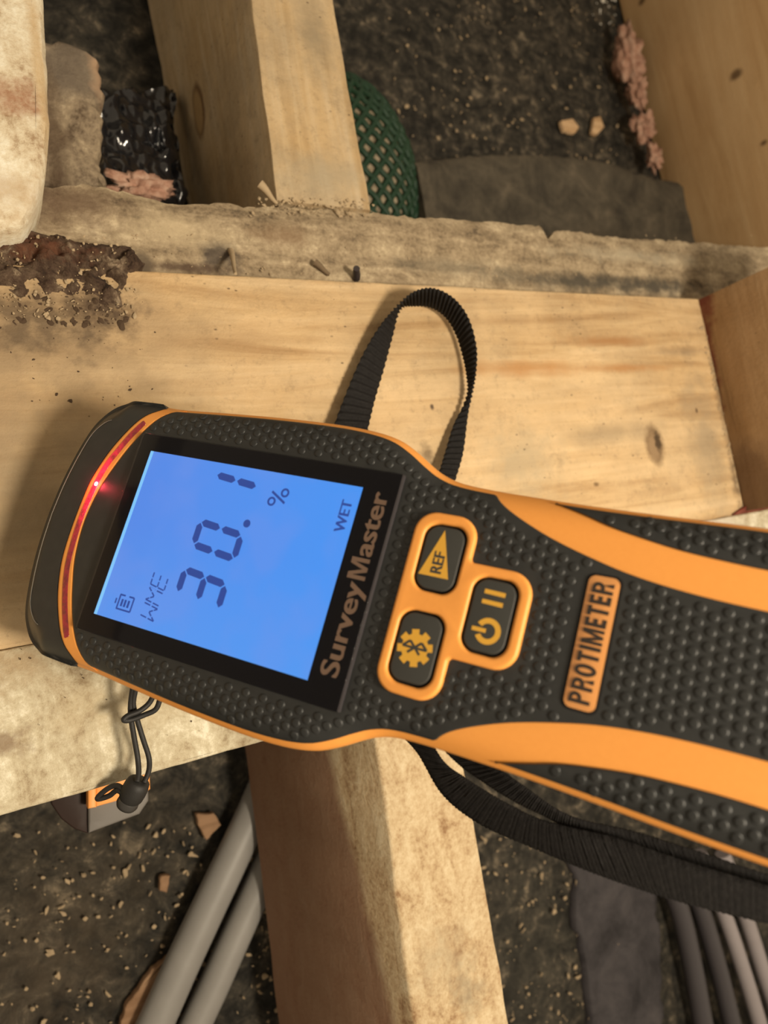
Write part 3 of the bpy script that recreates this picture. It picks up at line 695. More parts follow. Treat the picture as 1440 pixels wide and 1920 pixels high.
def pan(name, rows, mat, drop=1.3, lift=0.0):
    """rows of (u, v) laid on the face; the rim is rounded over and skirted"""
    G = face_grid(rows, lift); a_, b_ = G.shape[:2]
    for i in range(a_):
        for j in (0, b_ - 1): G[i, j, 2] -= 0.3 * SC
    for j in range(b_):
        for i in (0, a_ - 1): G[i, j, 2] -= 0.3 * SC
    V, F = grid_mesh(G, lambda p: (p[0], p[1], p[2] - drop * SC))
    bm = bmesh.new(); me = bpy.data.meshes.new('t'); me.from_pydata([tuple(v) for v in V], [], F); bm.from_mesh(me); bpy.data.meshes.remove(me)
    return from_bm(name, bm, mat, meter, True, 60)
ts = np.concatenate([[-1, -0.992], np.linspace(-0.975, 0.975, 66), [0.992, 1]])
ss = np.concatenate([[0, 0.0018], np.linspace(0.006, 0.994, 230), [1]])
rows = []
for s in ss:
    r = []
    for t in ts:
        u0 = uBR(t * 44.0); u = u0 * (1 - s) + 218 * s; r.append((u, t * min(Vb(u), 45.5 if u < 20 else 99)))
    rows.append(r)
pan('rubber_grip', rows, m_rubber)
for sg in (1, -1):
    rows = []
    for k in range(90):
        f = (k / 89) ** 1.3; u = 134.6 + f * (212 - 134.6)
        vi = float(np.interp(u, outer[:, 0], outer[:, 1])); vo = rim(u) - 0.9
        if k == 0: vi = vo - 0.05
        r = [(u, sg * (vi + (vo - vi) * g)) for g in (0, 0.05, 0.2, 0.35, 0.5, 0.65, 0.8, 0.95, 1.0)]
        rows.append(r)
    pan('side_grip', rows, m_rubber)
# nose cap
na = [i for i in range(150) if hs[i, 0] <= -4.6 and i < 60]
nose = [(hs[i, 0], -hs[i, 1]) for i in reversed(na)] + [(hs[i, 0], hs[i, 1]) for i in na[1:]]
nose = np.array(nose); seg_ = np.concatenate([[0], np.cumsum(np.linalg.norm(np.diff(nose, axis=0), axis=1))]); seg_ /= seg_[-1]
rows = []
NT = 110
nf = [0, 0.02, 0.08, 0.16, 0.26, 0.36, 0.44, 0.5, 0.56, 0.64, 0.74, 0.84, 0.92, 0.97, 0.995, 1.0]
for k in range(NT):
    f = k / (NT - 1)
    no = (np.interp(f, seg_, nose[:, 0]), np.interp(f, seg_, nose[:, 1]))
    no = (no[0] - 0.9 * math.cos((f - 0.5) * 2.6), no[1] * 1.018)
    bv = -44.9 + 89.8 * f; bu = uBL(bv) - 0.1
    rows.append([(no[0] * (1 - g) + bu * g, no[1] * (1 - g) + bv * g) for g in nf])
G = np.array([[(u * SC, v * SC, surf(u, v, dist(u, v) if g > 0 else 0) * SC) for (u, v), g in zip(r, nf)] for r in rows])
G[:, 0, 2] -= 0.8 * SC
V, F = grid_mesh(G, lambda p: (p[0], p[1], min(p[2] - 1.2 * SC, -15 * SC) if dist(p[0] / SC, p[1] / SC) < 1.4 else p[2] - 1.2 * SC))
mesh('nose_cap', V, F, m_rubber, meter, True, 28)
# parting line on the nose crease
bm = bmesh.new()
pth = []
for k in range(60):
    f = 0.13 + 0.74 * k / 59
    i = int(f * (len(nose) - 1)); nu, nv = nose[i]; tt = nose[min(i + 1, len(nose) - 1)] - nose[max(i - 1, 0)]; tt = tt / np.linalg.norm(tt); nn_ = np.array([tt[1], -tt[0]])
    if nn_[0] * 1 + 0 < 0 and abs(nn_[0]) > 0.2: nn_ = -nn_
    if abs(nn_[0]) <= 0.2 and nn_[1] * nv > 0: nn_ = -nn_
    uu = nu + nn_[0] * 8.2; vv = nv + nn_[1] * 8.2
    pth.append((uu * SC, vv * SC, (surf(uu, vv) + 0.05) * SC))
sweep(bm, catmull(pth, 80).tolist(), 0.12 * SC, 6)
from_bm('parting_line', bm, plain('pale_crease', (0.16, 0.15, 0.13), 0.45, 0.5), meter, True)  # thin tube, paler than the rubber around it

# flat pieces cut from outlines
def prism(name, loops, w0, w1, mat, bev=0.0, parent=None, smooth=True, res=3):
    cu = bpy.data.curves.new('tmp', 'CURVE'); cu.dimensions = '2D'; cu.fill_mode = 'BOTH'
    for lp in loops:
        sp_ = cu.splines.new('POLY'); sp_.points.add(len(lp) - 1); sp_.use_cyclic_u = True
        for i, (u, v) in enumerate(lp): sp_.points[i].co = (u, v, 0, 1)
    cu.extrude = max((w1 - w0) / 2 - bev, 0.0001); cu.bevel_depth = bev; cu.bevel_resolution = res; cu.offset = -bev
    o = bpy.data.objects.new('tmp', cu); C.objects.link(o)
    dg = bpy.context.evaluated_depsgraph_get(); me = bpy.data.meshes.new_from_object(o.evaluated_get(dg))
    bpy.data.objects.remove(o); bpy.data.curves.remove(cu)
    for v in me.vertices: v.co = ((v.co.x) * SC, v.co.y * SC, (v.co.z + (w0 + w1) / 2) * SC)
    me.name = name
    bm = bmesh.new(); bm.from_mesh(me); bmesh.ops.remove_doubles(bm, verts=bm.verts, dist=1e-7); bpy.data.meshes.remove(me)
    return from_bm(name, bm, mat, parent or meter, smooth, 35)
def rrect(corners, n=8):
    """corners: (u, v, radius) in order; each corner is rounded"""
    out = []; m = len(corners)
    for i in range(m):
        p = np.array(corners[i][:2], float); r = corners[i][2]; a_ = np.array(corners[i - 1][:2]) - p; b_ = np.array(corners[(i + 1) % m][:2]) - p
        la, lb = np.linalg.norm(a_), np.linalg.norm(b_); a_ = a_ / la; b_ = b_ / lb
        if r <= 0: out.append(tuple(p)); continue
        an = math.acos(np.clip(a_ @ b_, -1, 1)); d = r / math.tan(an / 2)
        c = p + (a_ + b_) / np.linalg.norm(a_ + b_) * (r / math.sin(an / 2))
        s0 = p + a_ * d - c; s1 = p + b_ * d - c
        a0 = math.atan2(s0[1], s0[0]); a1 = math.atan2(s1[1], s1[0]); da = (a1 - a0 + math.pi) % (2 * math.pi) - math.pi
        for k in range(n + 1): out.append((c[0] + r * math.cos(a0 + da * k / n), c[1] + r * math.sin(a0 + da * k / n)))
    return out
def box(u0, u1, v0, v1, r=0.0): return rrect([(u0, v0, r), (u1, v0, r), (u1, v1, r), (u0, v1, r)])

# window: black backing, screen, glass pane
prism('screen_surround', [rrect([(-5.2, -34.0, 1.0), (92.4, -33.6, 0.8), (92.4, 33.6, 0.8), (-5.6, 33.8, 1.0)])], -0.8, 0.45, m_black, 0.1)
def lcd_mat():
    m = M('lit_screen', 0.3); nt = m.nt
    sep = m.n('ShaderNodeSeparateXYZ', [m.co]); u = m.rng(sep.outputs[0], 0, 81 * SC); v = m.rng(sep.outputs[1], -28 * SC, 28 * SC)
    base = m.mix(m.rng(u, 0, 1, 0, 1), srgb(92, 148, 244), srgb(74, 158, 255))
    base = m.mix(m.rng(v, 0.55, 0.0, 0, 0.45), base, srgb(96, 170, 255))
    haze = m.noise(55, m.scaled((1, 1, 1), (0, 0, 0.5)), 2, 0.5)
    base = m.mix(m.rng(haze, 0.45, 0.6, 0, 0.28), base, srgb(122, 156, 242))
    em = m.n('ShaderNodeEmission', [base, 0.86]); m.b.inputs['Base Color'].default_value = (0.02, 0.05, 0.12, 1)
    ad = m.n('ShaderNodeAddShader', [em.outputs[0], m.b.outputs[0]])
    nt.links.new(ad.outputs[0], [n for n in nt.nodes if n.type == 'OUTPUT_MATERIAL'][0].inputs[0])
    return m.m
def glow(name, col, st=1.0, rough=0.3):
    m = M(name, rough); m.b.inputs['Base Color'].default_value = (*[c * 0.5 for c in col], 1)
    m.b.inputs['Emission Color'].default_value = (*col, 1); m.b.inputs['Emission Strength'].default_value = st
    return m.m
prism('screen', [box(0.0, 80.8, -28, 28)], 0.3, 0.60, lcd_mat())
prism('backlight_edge', [box(0.1, 1.3, -28, 28)], 0.5, 0.66, glow('backlight_bar', srgb(128, 200, 248), 0.9))
m_seg = glow('screen_segment', srgb(44, 76, 158), 0.75)
W0, W1 = 0.58, 0.68
SL = -0.09
def seg_poly(name, pts): return prism(name, [pts], W0, W1, m_seg, smooth=False)
def digit(which, v0, v1, u0=28.2, u1=46.6, t=2.3):
    """seven segment digit; v grows to the right of the figure, u downward"""
    um = (u0 + u1) / 2
    def sk(u, v): return (u, v + SL * (u - u0))
    g = 0.35; h = t / 2
    def horiz(u):
        return [sk(u, v0 + h + g), sk(u - h, v0 + t + g), sk(u - h, v1 - t - g), sk(u, v1 - h - g), sk(u + h, v1 - t - g), sk(u + h, v0 + t + g)]
    def vert(v, a_, b_):
        return [sk(a_ + g, v), sk(a_ + h + g, v - h), sk(b_ - h - g, v - h), sk(b_ - g, v), sk(b_ - h - g, v + h), sk(a_ + h + g, v + h)]
    S7 = {'a': horiz(u0 + h), 'd': horiz(u1 - h), 'g': horiz(um), 'f': vert(v0 + h, u0 + h, um), 'e': vert(v0 + h, um, u1 - h), 'b': vert(v1 - h, u0 + h, um), 'c': vert(v1 - h, um, u1 - h)}
    for ch in which: seg_poly('digit_segment', S7[ch])
digit('abgcd', -15.6, -6.0)
digit('abcdef', -0.2, 9.5)
digit('bc', 15.5, 25.2)
def disc(cu_, cv, r, n=24): return [(cu_ + r * math.cos(2 * math.pi * k / n), cv + r * math.sin(2 * math.pi * k / n)) for k in range(n)]
prism('decimal_point', [disc(46.1, 10.7, 1.25)], W0, W1, m_seg)
prism('percent_sign', [disc(52.2, 18.9, 1.45), disc(52.2, 18.9, 0.8)], W0, W1, m_seg)
prism('percent_sign', [disc(56.0, 22.2, 1.45), disc(56.0, 22.2, 0.8)], W0, W1, m_seg)
prism('percent_sign', [[(51.3, 21.6), (51.6, 22.3), (57.0, 19.4), (56.7, 18.7)]], W0, W1, m_seg)
def stroke(pts, w=0.32):
    (a0, b0), (a1, b1) = pts; d = np.array([a1 - a0, b1 - b0], float); d /= np.linalg.norm(d); n_ = np.array([-d[1], d[0]]) * w
    return [(a0 + n_[0], b0 + n_[1]), (a1 + n_[0], b1 + n_[1]), (a1 - n_[0], b1 - n_[1]), (a0 - n_[0], b0 - n_[1])]
# battery symbol
bt = []
for a_ in [((8.2, -24.4), (8.2, -19.9)), ((13.9, -24.4), (13.9, -19.9)), ((8.0, -24.4), (13.9, -24.4)), ((8.0, -19.9), (10.2, -19.9)), ((11.8, -19.9), (13.9, -19.9)), ((7.0, -23.0), (7.0, -21.3)), ((9.6, -23.4), (9.6, -21.1)), ((10.9, -23.4), (10.9, -21.1)), ((12.3, -23.4), (12.3, -21.1))]:
    bt.append(stroke(a_, 0.27 if a_[0][0] not in (9.6, 10.9, 12.3) else 0.38))
for b_ in bt: prism('battery_symbol', [b_], W0, W1, m_seg, smooth=False)
# dotted W M E
ls = []
def L(off, strokes):
    for (x0, y0, x1, y1) in strokes:     # x right, y up, 0..1 box
        f = lambda x, y: (24.1 - 5.9 * y, off + 3.9 * x + 0.9 * y)
        p, q_ = f(x0, y0), f(x1, y1); m_ = ((p[0] + q_[0]) / 2, (p[1] + q_[1]) / 2)
        e = lambda a_, b_, t: (a_[0] + (b_[0] - a_[0]) * t, a_[1] + (b_[1] - a_[1]) * t)
        ls.append(stroke((e(p, m_, 0.06), e(p, m_, 0.88)), 0.22)); ls.append(stroke((e(m_, q_, 0.12), e(m_, q_, 0.94)), 0.22))
L(-25.0, [(0, 0, 0, 1), (1, 0, 1, 1), (0, 0, 0.5, 0.5), (0.5, 0.5, 1, 0)])
L(-20.1, [(0, 0, 0, 1), (1, 0, 1, 1), (0, 1, 0.5, 0.5), (0.5, 0.5, 1, 1)])
L(-15.2, [(0, 0, 0, 1), (0, 0, 1, 0), (0, 0.5, 1, 0.5), (0, 1, 1, 1)])
prism('mode_letters', ls, W0, W1, m_seg, smooth=False)

_capcache = {}
def text(name, body, v0, v1, u_top, u_base, w0, w1, mat, bold=0.0, shear=0.0, parent=None, follow=False, spread=0.0):
    def tm(s):
        cu = bpy.data.curves.new('tmp', 'FONT'); cu.body = s; cu.size = 1; cu.offset = bold; cu.shear = shear; cu.extrude = 0.02; cu.resolution_u = 5
        o = bpy.data.objects.new('tmp', cu); C.objects.link(o); dg = bpy.context.evaluated_depsgraph_get()
        me = bpy.data.meshes.new_from_object(o.evaluated_get(dg)); bpy.data.objects.remove(o); bpy.data.curves.remove(cu); return me
    c = tm('H'); ys2 = [v.co.y for v in c.vertices]; cap0, cap1 = min(ys2), max(ys2); bpy.data.meshes.remove(c)
    me = tm(body); xs2 = [v.co.x for v in me.vertices]; x0, x1 = min(xs2), max(xs2)
    if follow:
        bm = bmesh.new(); bm.from_mesh(me)
        for k in range(1, 12):
            y_ = cap0 + (cap1 - cap0) * k / 12
            bmesh.ops.bisect_plane(bm, geom=list(bm.verts) + list(bm.edges) + list(bm.faces), plane_co=(0, y_, 0), plane_no=(0, 1, 0))
        bm.to_mesh(me); bm.free()
    for v in me.vertices:
        vv = v0 + (v.co.x - x0) / (x1 - x0) * (v1 - v0); uu = u_base + (u_top - u_base) * (v.co.y - cap0) / (cap1 - cap0)
        wz = w0 if v.co.z < 0 else w1
        if follow: wz += badge_dome(uu, vv)
        v.co = (uu * SC, vv * SC, wz * SC)
    me.name = name
    if spread:
        bm = bmesh.new(); bm.from_mesh(me); g0 = list(bm.verts) + list(bm.edges) + list(bm.faces)
        for k in (-1, -0.5, 0.5, 1):
            d = bmesh.ops.duplicate(bm, geom=g0)
            for e in d['geom']:
                if isinstance(e, bmesh.types.BMVert): e.co.y += k * spread * SC; e.co.z += 0.006 * k * SC
        bm.to_mesh(me); bm.free()
    o = link(name, me, mat, parent or meter); return o
text('lettering', 'WET', 13.9, 23.4, 75.6, 78.9, W0, W1, m_seg, 0.004, spread=0.12)
text('lettering', 'Survey', -25.2, 1.0, 83.7, 89.3, 0.35, 0.62, m_tan_print, 0.010, spread=0.17)['label'] = 'bronze lettering'
text('lettering', 'aster', 8.75, 27.4, 83.7, 89.3, 0.35, 0.62, m_tan_print, 0.010, spread=0.17)['label'] = 'bronze lettering'
Mx = [(0, 0), (1.15, 0), (1.15, 4.3), (2.45, 0), (3.65, 0), (4.95, 4.3), (4.95, 0), (6.1, 0), (6.1, 5.6), (4.35, 5.6), (3.05, 1.5), (1.75, 5.6), (0, 5.6)]
prism('letter', [[(89.3 - y, 1.85 + x) for x, y in Mx]], 0.35, 0.62, m_tan_print, smooth=False)
# glass pane over the whole window
def glass():
    m = M('screen_glass', 0.05); nt = m.nt
    fr = m.n('ShaderNodeFresnel', {'IOR': 1.22}); tr = m.n('ShaderNodeBsdfTransparent', [(0.98, 0.98, 1, 1)]); gl = m.n('ShaderNodeBsdfGlossy', {'Roughness': 0.06})
    mx = m.n('ShaderNodeMixShader', [fr.outputs[0], tr.outputs[0], gl.outputs[0]])
    nt.links.new(mx.outputs[0], [n for n in nt.nodes if n.type == 'OUTPUT_MATERIAL'][0].inputs[0]); return m.m
prism('glass_pane', [rrect([(-5.2, -34.0, 1.0), (92.4, -33.6, 0.8), (92.4, 33.6, 0.8), (-5.6, 33.8, 1.0)])], 0.75, 1.25, glass(), 0.12)
prism('pane_edge', [rrect([(92.2, -33.4, 0.1), (92.75, -33.4, 0.1), (92.75, 33.4, 0.1), (92.2, 33.4, 0.1)], 2)], -0.4, 1.2, plain('pane_edge', (0.05, 0.045, 0.05), 0.2, 0.7))

# red light slot in the orange band
lc = catmull([(-7.6, 37.8), (-11.6, 32.3), (-15, 26), (-17.6, 20.5), (-19.3, 13.5), (-20.2, 5), (-20.4, 0), (-20.2, -5), (-19.2, -13.5), (-17.6, -19.5), (-14.9, -26), (-11.6, -32.3), (-8.2, -37.8)], 120)
def lens_poly(hw):
    t_ = np.gradient(lc, axis=0); t_ /= np.linalg.norm(t_, axis=1)[:, None]; n_ = np.stack([-t_[:, 1], t_[:, 0]], 1)
    w_ = np.array([hw * (1 if 3 < i < 116 else (0.6 if i in (0, 119) else 0.9)) for i in range(120)])[:, None]
    return [tuple(p) for p in (lc + n_ * w_)] + [tuple(p) for p in (lc - n_ * w_)[::-1]]
def led_mat():
    m = M('red_light_guide', 0.18, 0.6); m.b.inputs['Coat Weight'].default_value = 0.5
    d = m.n('ShaderNodeVectorMath', {0: m.co, 1: (-19.0 * SC, 13.0 * SC, 0)}, operation='DISTANCE').outputs['Value']
    fall = m.rng(d, 0.0, 30 * SC, 1, 0); fall = m.math('POWER', fall, 3.0)
    nz = m.rng(m.noise(420, None, 4, 0.7), 0.35, 0.65, 0.2, 1.3)
    st = m.math('ADD', m.math('MULTIPLY', m.math('MULTIPLY', fall, 2.6), nz), m.math('MULTIPLY', nz, 0.12))
    m.nt.links.new(st, m.b.inputs['Emission Strength']); m.b.inputs['Emission Color'].default_value = (1.0, 0.012, 0.05, 1)
    col = m.mix(m.rng(m.noise(500, None, 4, 0.7), 0.4, 0.6), (0.10, 0.006, 0.012), (0.22, 0.01, 0.02))
    return m.out(col, m.noise(700, None, 3, 0.7), 0.0004, 0.9)
def drape(o, base):
    for v in o.data.vertices:
        v.co.z += (surf(v.co.x / SC, v.co.y / SC) - base) * SC
drape(prism('light_guide', [lens_poly(1.15)], -0.6, 0.02, led_mat(), 0.12), 0)
rows = []
for k in range(110):
    v_ = -45.0 + 90.0 * k / 109; a0 = uBL(v_) + 0.15; b0 = uBR(v_) - 0.15
    rows.append([(a0 * (1 - g) + b0 * g, v_) for g in (0, 0.04, 0.15, 0.3, 0.45, 0.6, 0.75, 0.88, 0.96, 1)])
pan('light_band', rows, m_orange, 0.9, -0.1)
drape(prism('light_diode', [disc(-19.1, 13.4, 0.75, 16)], -0.2, 0.08, glow('white_hot_diode', (1.0, 0.75, 0.8), 4.0)), 0)
ll = bpy.data.lights.new('diode_glow', 'POINT'); ll.energy = 0.003; ll.color = (1, 0.05, 0.08); ll.shadow_soft_size = 0.001
lo = bpy.data.objects.new('diode_glow', ll); C.objects.link(lo); lo.location = m2w(-19.1, 13.4, 2.2)

# key surround and keys
ocorn = [(99.9, 24.6, 6), (99.9, -24.6, 6), (118.2, -24.6, 6), (118.2, -12.3, 1.2), (135.2, -12.3, 6), (135.2, 13.0, 6), (117.6, 13.0, 1.2), (117.6, 24.6, 6)]
refk = (103.2, 115.4, 3.0, 21.6); gear = (102.7, 115.5, -21.7, -2.4); powk = (119.9, 132.2, -9.5, 10.3)
surround_out = rrect(ocorn)
holes = [box(a_[0], a_[1], a_[2], a_[3], 4.0) for a_ in (refk, gear, powk)]
prism('key_surround', [surround_out] + holes, -0.9, 1.7, m_orange, 0.95, res=5)
prism('key_well', [rrect([(101, 23.5, 5), (101, -23.5, 5), (117, -23.5, 5), (117, -11, 1), (134, -11, 5), (134, 12, 5), (116.5, 12, 1), (116.5, 23.5, 5)])], -0.6, 0.12, plain('well_black', (0.008, 0.007, 0.006), 0.8, 0.2))
KT = 1.35
for a_, nm in ((refk, 'reference key'), (gear, 'settings key'), (powk, 'power key')):
    g_ = 0.65
    k_ = prism('key', [box(a_[0] + g_, a_[1] - g_, a_[2] + g_, a_[3] - g_, 3.5)], 0.0, KT, m_key, 0.5, res=4)
    if nm == 'reference key':
        prism('reference_arrow', [[(108.7, 20.0), (104.4, 7.1), (112.9, 7.2)]], KT - 0.05, KT + 0.05, m_print, parent=k_, smooth=False)
        text('lettering', 'REF', 8.2, 13.9, 107.5, 110.6, KT, KT + 0.09, m_key, 0.006, parent=k_, spread=0.13)
    elif nm == 'power key':
        prism('pause_bars', [[(123.3, 7.0), (128.8, 6.9), (128.8, 5.75), (123.3, 5.85)], [(123.2, 4.35), (128.7, 4.3), (128.7, 3.15), (123.2, 3.25)]], KT - 0.05, KT + 0.05, m_print, parent=k_, smooth=False)
        cu_, cv = 126.5, -3.4; arc = []
        for rr, rev in ((3.35, 0), (1.95, 1)):
            ang = [math.pi + 0.50 + (2 * math.pi - 1.0) * k / 40 for k in range(41)]
            if rev: ang.reverse()
            arc += [(cu_ + rr * math.cos(x), cv + rr * math.sin(x)) for x in ang]
        prism('power_symbol', [arc, [(122.3, -2.9), (126.0, -2.9), (126.0, -3.95), (122.3, -3.95)]], KT - 0.05, KT + 0.05, m_print, parent=k_, smooth=False)
    else:
        cu_, cv = 108.8, -12.1; gp = []
        for k in range(8):
            for da, rr in ((-0.39, 3.7), (-0.27, 3.7), (-0.21, 4.95), (0.21, 4.95), (0.27, 3.7)):
                x = k * math.pi / 4 + 0.2 + da; gp.append((cu_ + rr * math.cos(x), cv + rr * math.sin(x)))
        prism('gear_symbol', [gp], KT - 0.05, KT + 0.05, m_print, parent=k_, smooth=False)
        # rune in the gear: x right = v, y up = -u
        c_ = lambda x, y: (cu_ - y, cv + x)
        rn = [((-1.5, -1.7), (1.6, 1.6)), ((1.6, 1.6), (0, 3.4)), ((0, 3.4), (0, -3.4)), ((0, -3.4), (1.6, -1.6)), ((1.6, -1.6), (-1.5, 1.7))]
        for k, (p_, q_) in enumerate(rn):
            prism('rune_stroke', [stroke((c_(*p_), c_(*q_)), 0.33)], KT + 0.02, KT + 0.09 + 0.004 * k, m_key, parent=k_, smooth=False)

# badge with glossy dome
bc = rrect([(147.9, -16.0, 1.8), (155.4, -16.0, 1.8), (155.2, 16.4, 1.8), (147.7, 16.2, 1.8)])
def badge_dome(u, v):
    a_ = min(1, abs((u - 151.5) / 3.9)); b_ = min(1, abs((v - 0.2) / 16.3)) ** 8
    return 0.55 * (1 - a_ ** 2.5) * (1 - b_)
prism('badge_recess', [rrect([(147.3, -16.6, 2.1), (156.0, -16.6, 2.1), (155.8, 17.0, 2.1), (147.1, 16.8, 2.1)])], -0.5, 0.1, plain('recess_black', (0.006, 0.005, 0.005), 0.6, 0.3))
m_badge = plain('badge_orange', (0.62, 0.27, 0.075), 0.10, 0.6, coat=1.0)
# domed plate built from rings
bcn = np.array(bc); cen = np.array([151.5, 0.2]); V = []; F = []; nb = len(bc)
lv = [1.0, 0.985, 0.95, 0.88, 0.76, 0.6, 0.4, 0.2]
for k, f in enumerate(lv):
    for p in bcn:
        d_ = p - cen; hw = 3.9; q_ = np.array([cen[0] + d_[0] * f, cen[1] + (abs(d_[1]) - hw * (1 - f)) * np.sign(d_[1]) if abs(d_[1]) > hw else cen[1] + d_[1] * f])
        V.append((q_[0] * SC, q_[1] * SC, ((0.45 + badge_dome(*q_)) if k else 0.0) * SC))
for k in range(len(lv) - 1):
    for i in range(nb): F.append((k * nb + i, k * nb + (i + 1) % nb, (k + 1) * nb + (i + 1) % nb, (k + 1) * nb + i))
F.append(tuple(range((len(lv) - 1) * nb, len(lv) * nb)))
bm = bmesh.new(); me = bpy.data.meshes.new('t'); me.from_pydata(V, [], F); bm.from_mesh(me); bpy.data.meshes.remove(me)
bdg = from_bm('badge', bm, m_badge, meter, True, 60)
m_bp = plain('badge_print', (0.018, 0.010, 0.006), 0.15, 0.5, coat=0.8)
LT = {'P': 2.6, 'R': 2.75, 'O': 2.9, 'T': 2.4, 'I': 0.95, 'M': 3.7, 'E': 2.15}
def block_letter(ch, x0):       # heavy condensed capitals; x to the right, y up, 5 high
    w = LT[ch]; k = 0.92; h = 5.0; b = 0.95
    def arcs(cx, cy, rx_, ry_, a0, a1, n=12): return [(cx + rx_ * math.cos(math.radians(a0 + (a1 - a0) * i / n)), cy + ry_ * math.sin(math.radians(a0 + (a1 - a0) * i / n))) for i in range(n + 1)]
    L_ = []
    if ch in 'PR':
        yb_ = 2.05
        L_.append([(0, 0), (k, 0), (k, yb_)] + arcs(w - 1.45, (h + yb_) / 2, 1.45, (h - yb_) / 2, -90, 90) + [(0, h)])
        L_.append([(k, yb_ + 0.82)] + arcs(w - 1.5, (h + yb_) / 2, 0.62, (h - yb_) / 2 - 0.82, -90, 90) + [(k, h - 0.82)])
    if ch == 'R': L_.append([(w - 0.98, 0), (w + 0.05, 0), (w - 0.55, 2.3), (w - 1.5, 2.04), (w - 1.42, 1.9)])
    if ch == 'O': L_ += [arcs(w / 2, h / 2, w / 2, h / 2 + 0.06, 0, 345, 24), arcs(w / 2, h / 2, w / 2 - k, h / 2 - 0.8, 0, 345, 24)]
    if ch == 'T': L_.append([(w / 2 - k / 2, 0), (w / 2 + k / 2, 0), (w / 2 + k / 2, h - b), (w, h - b), (w, h), (0, h), (0, h - b), (w / 2 - k / 2, h - b)])
    if ch == 'I': L_.append([(0, 0), (w, 0), (w, h), (0, h)])
    if ch == 'E': L_.append([(0, 0), (w, 0), (w, b), (k, b), (k, h / 2 - b / 2), (w - 0.15, h / 2 - b / 2), (w - 0.15, h / 2 + b / 2), (k, h / 2 + b / 2), (k, h - b), (w, h - b), (w, h), (0, h)])
    if ch == 'M': L_.append([(0, 0), (0.82, 0), (0.82, 2.9), (1.5, 0), (2.2, 0), (2.88, 2.9), (2.88, 0), (w, 0), (w, h), (2.72, h), (1.85, 1.6), (0.98, h), (0, h)])
    o = prism('letter', [[(154.0 - y, x0 + x) for x, y in l_] for l_ in L_], 0, 0.1, m_bp, parent=bdg, smooth=False)
    bm = bmesh.new(); bm.from_mesh(o.data)
    for kk in range(1, 10):
        bmesh.ops.bisect_plane(bm, geom=list(bm.verts) + list(bm.edges) + list(bm.faces), plane_co=((149 + kk * 0.5) * SC, 0, 0), plane_no=(1, 0, 0))
    for v in bm.verts: v.co.z += (0.47 + badge_dome(v.co.x / SC, v.co.y / SC)) * SC
    bm.to_mesh(o.data); bm.free()
xl = -14.6
for ch in 'PROTIMETER':
    block_letter(ch, xl); xl += LT[ch] + 0.50

# moulded pimples of the grip
ang_ = 0.0; sp_ = 3.45; bmv = []; bmf = []
def inside(u, v, poly):
    c = False; n_ = len(poly)
    for i in range(n_):
        (a0, b0), (a1, b1) = poly[i], poly[i - 1]
        if (b0 > v) != (b1 > v) and u < (a1 - a0) * (v - b0) / (b1 - b0) + a0: c = not c
    return c
sur_big = rrect([(a_ + (1.3 if a_ > 116 else -1.3), b_ + (1.3 if b_ > 0 else -1.3), r) for a_, b_, r in ocorn])
count = 0
for iu in range(-12, 90):
    for iv in range(-22, 23):
        u = iu * sp_ * 0.866; v = (iv + (0.5 if iu % 2 else 0)) * sp_
        if u > 208 or u < uBR(max(-45, min(45, v))) + 1.5 and u > -30: continue
        ok = False
        if u > -4 and abs(v) < Vb(u) - 1.4: ok = True
        if u > 137:
            vi = float(np.interp(u, outer[:, 0], outer[:, 1]))
            if vi + 1.3 < abs(v) < rim(u) - 1.9: ok = True
            elif abs(v) >= Vb(u) - 1.4: ok = False
        if not ok: continue
        if -7 < u < 94.2 and abs(v) < 35.2: continue
        if inside(u, v, sur_big): continue
        if 146 < u < 157.2 and abs(v) < 18: continue
        R0 = 1.3; h0 = 0.30; w0_ = surf(u, v); b_ = len(bmv); count += 1
        e = 0.3; gu = (surf(u + e, v) - w0_) / e; gv = (surf(u, v + e) - w0_) / e
        for (rr, hh) in ((1.0, -0.1), (0.88, 0.72), (0.62, 0.98)):
            for k in range(9):
                a_ = 2 * math.pi * k / 9; du, dv = R0 * rr * math.cos(a_), R0 * rr * math.sin(a_)
                bmv.append(((u + du) * SC, (v + dv) * SC, (w0_ + gu * du + gv * dv + h0 * hh) * SC))
        bmv.append((u * SC, v * SC, (w0_ + h0) * SC))
        for q_ in range(2):
            for k in range(9): bmf.append((b_ + q_ * 9 + k, b_ + q_ * 9 + (k + 1) % 9, b_ + q_ * 9 + 9 + (k + 1) % 9, b_ + q_ * 9 + 9 + k))
        for k in range(9): bmf.append((b_ + 18 + k, b_ + 18 + (k + 1) % 9, b_ + 27))
pim = mesh('grip_pimples', bmv, bmf, m_rubber, meter, True); pim['kind'] = 'stuff'

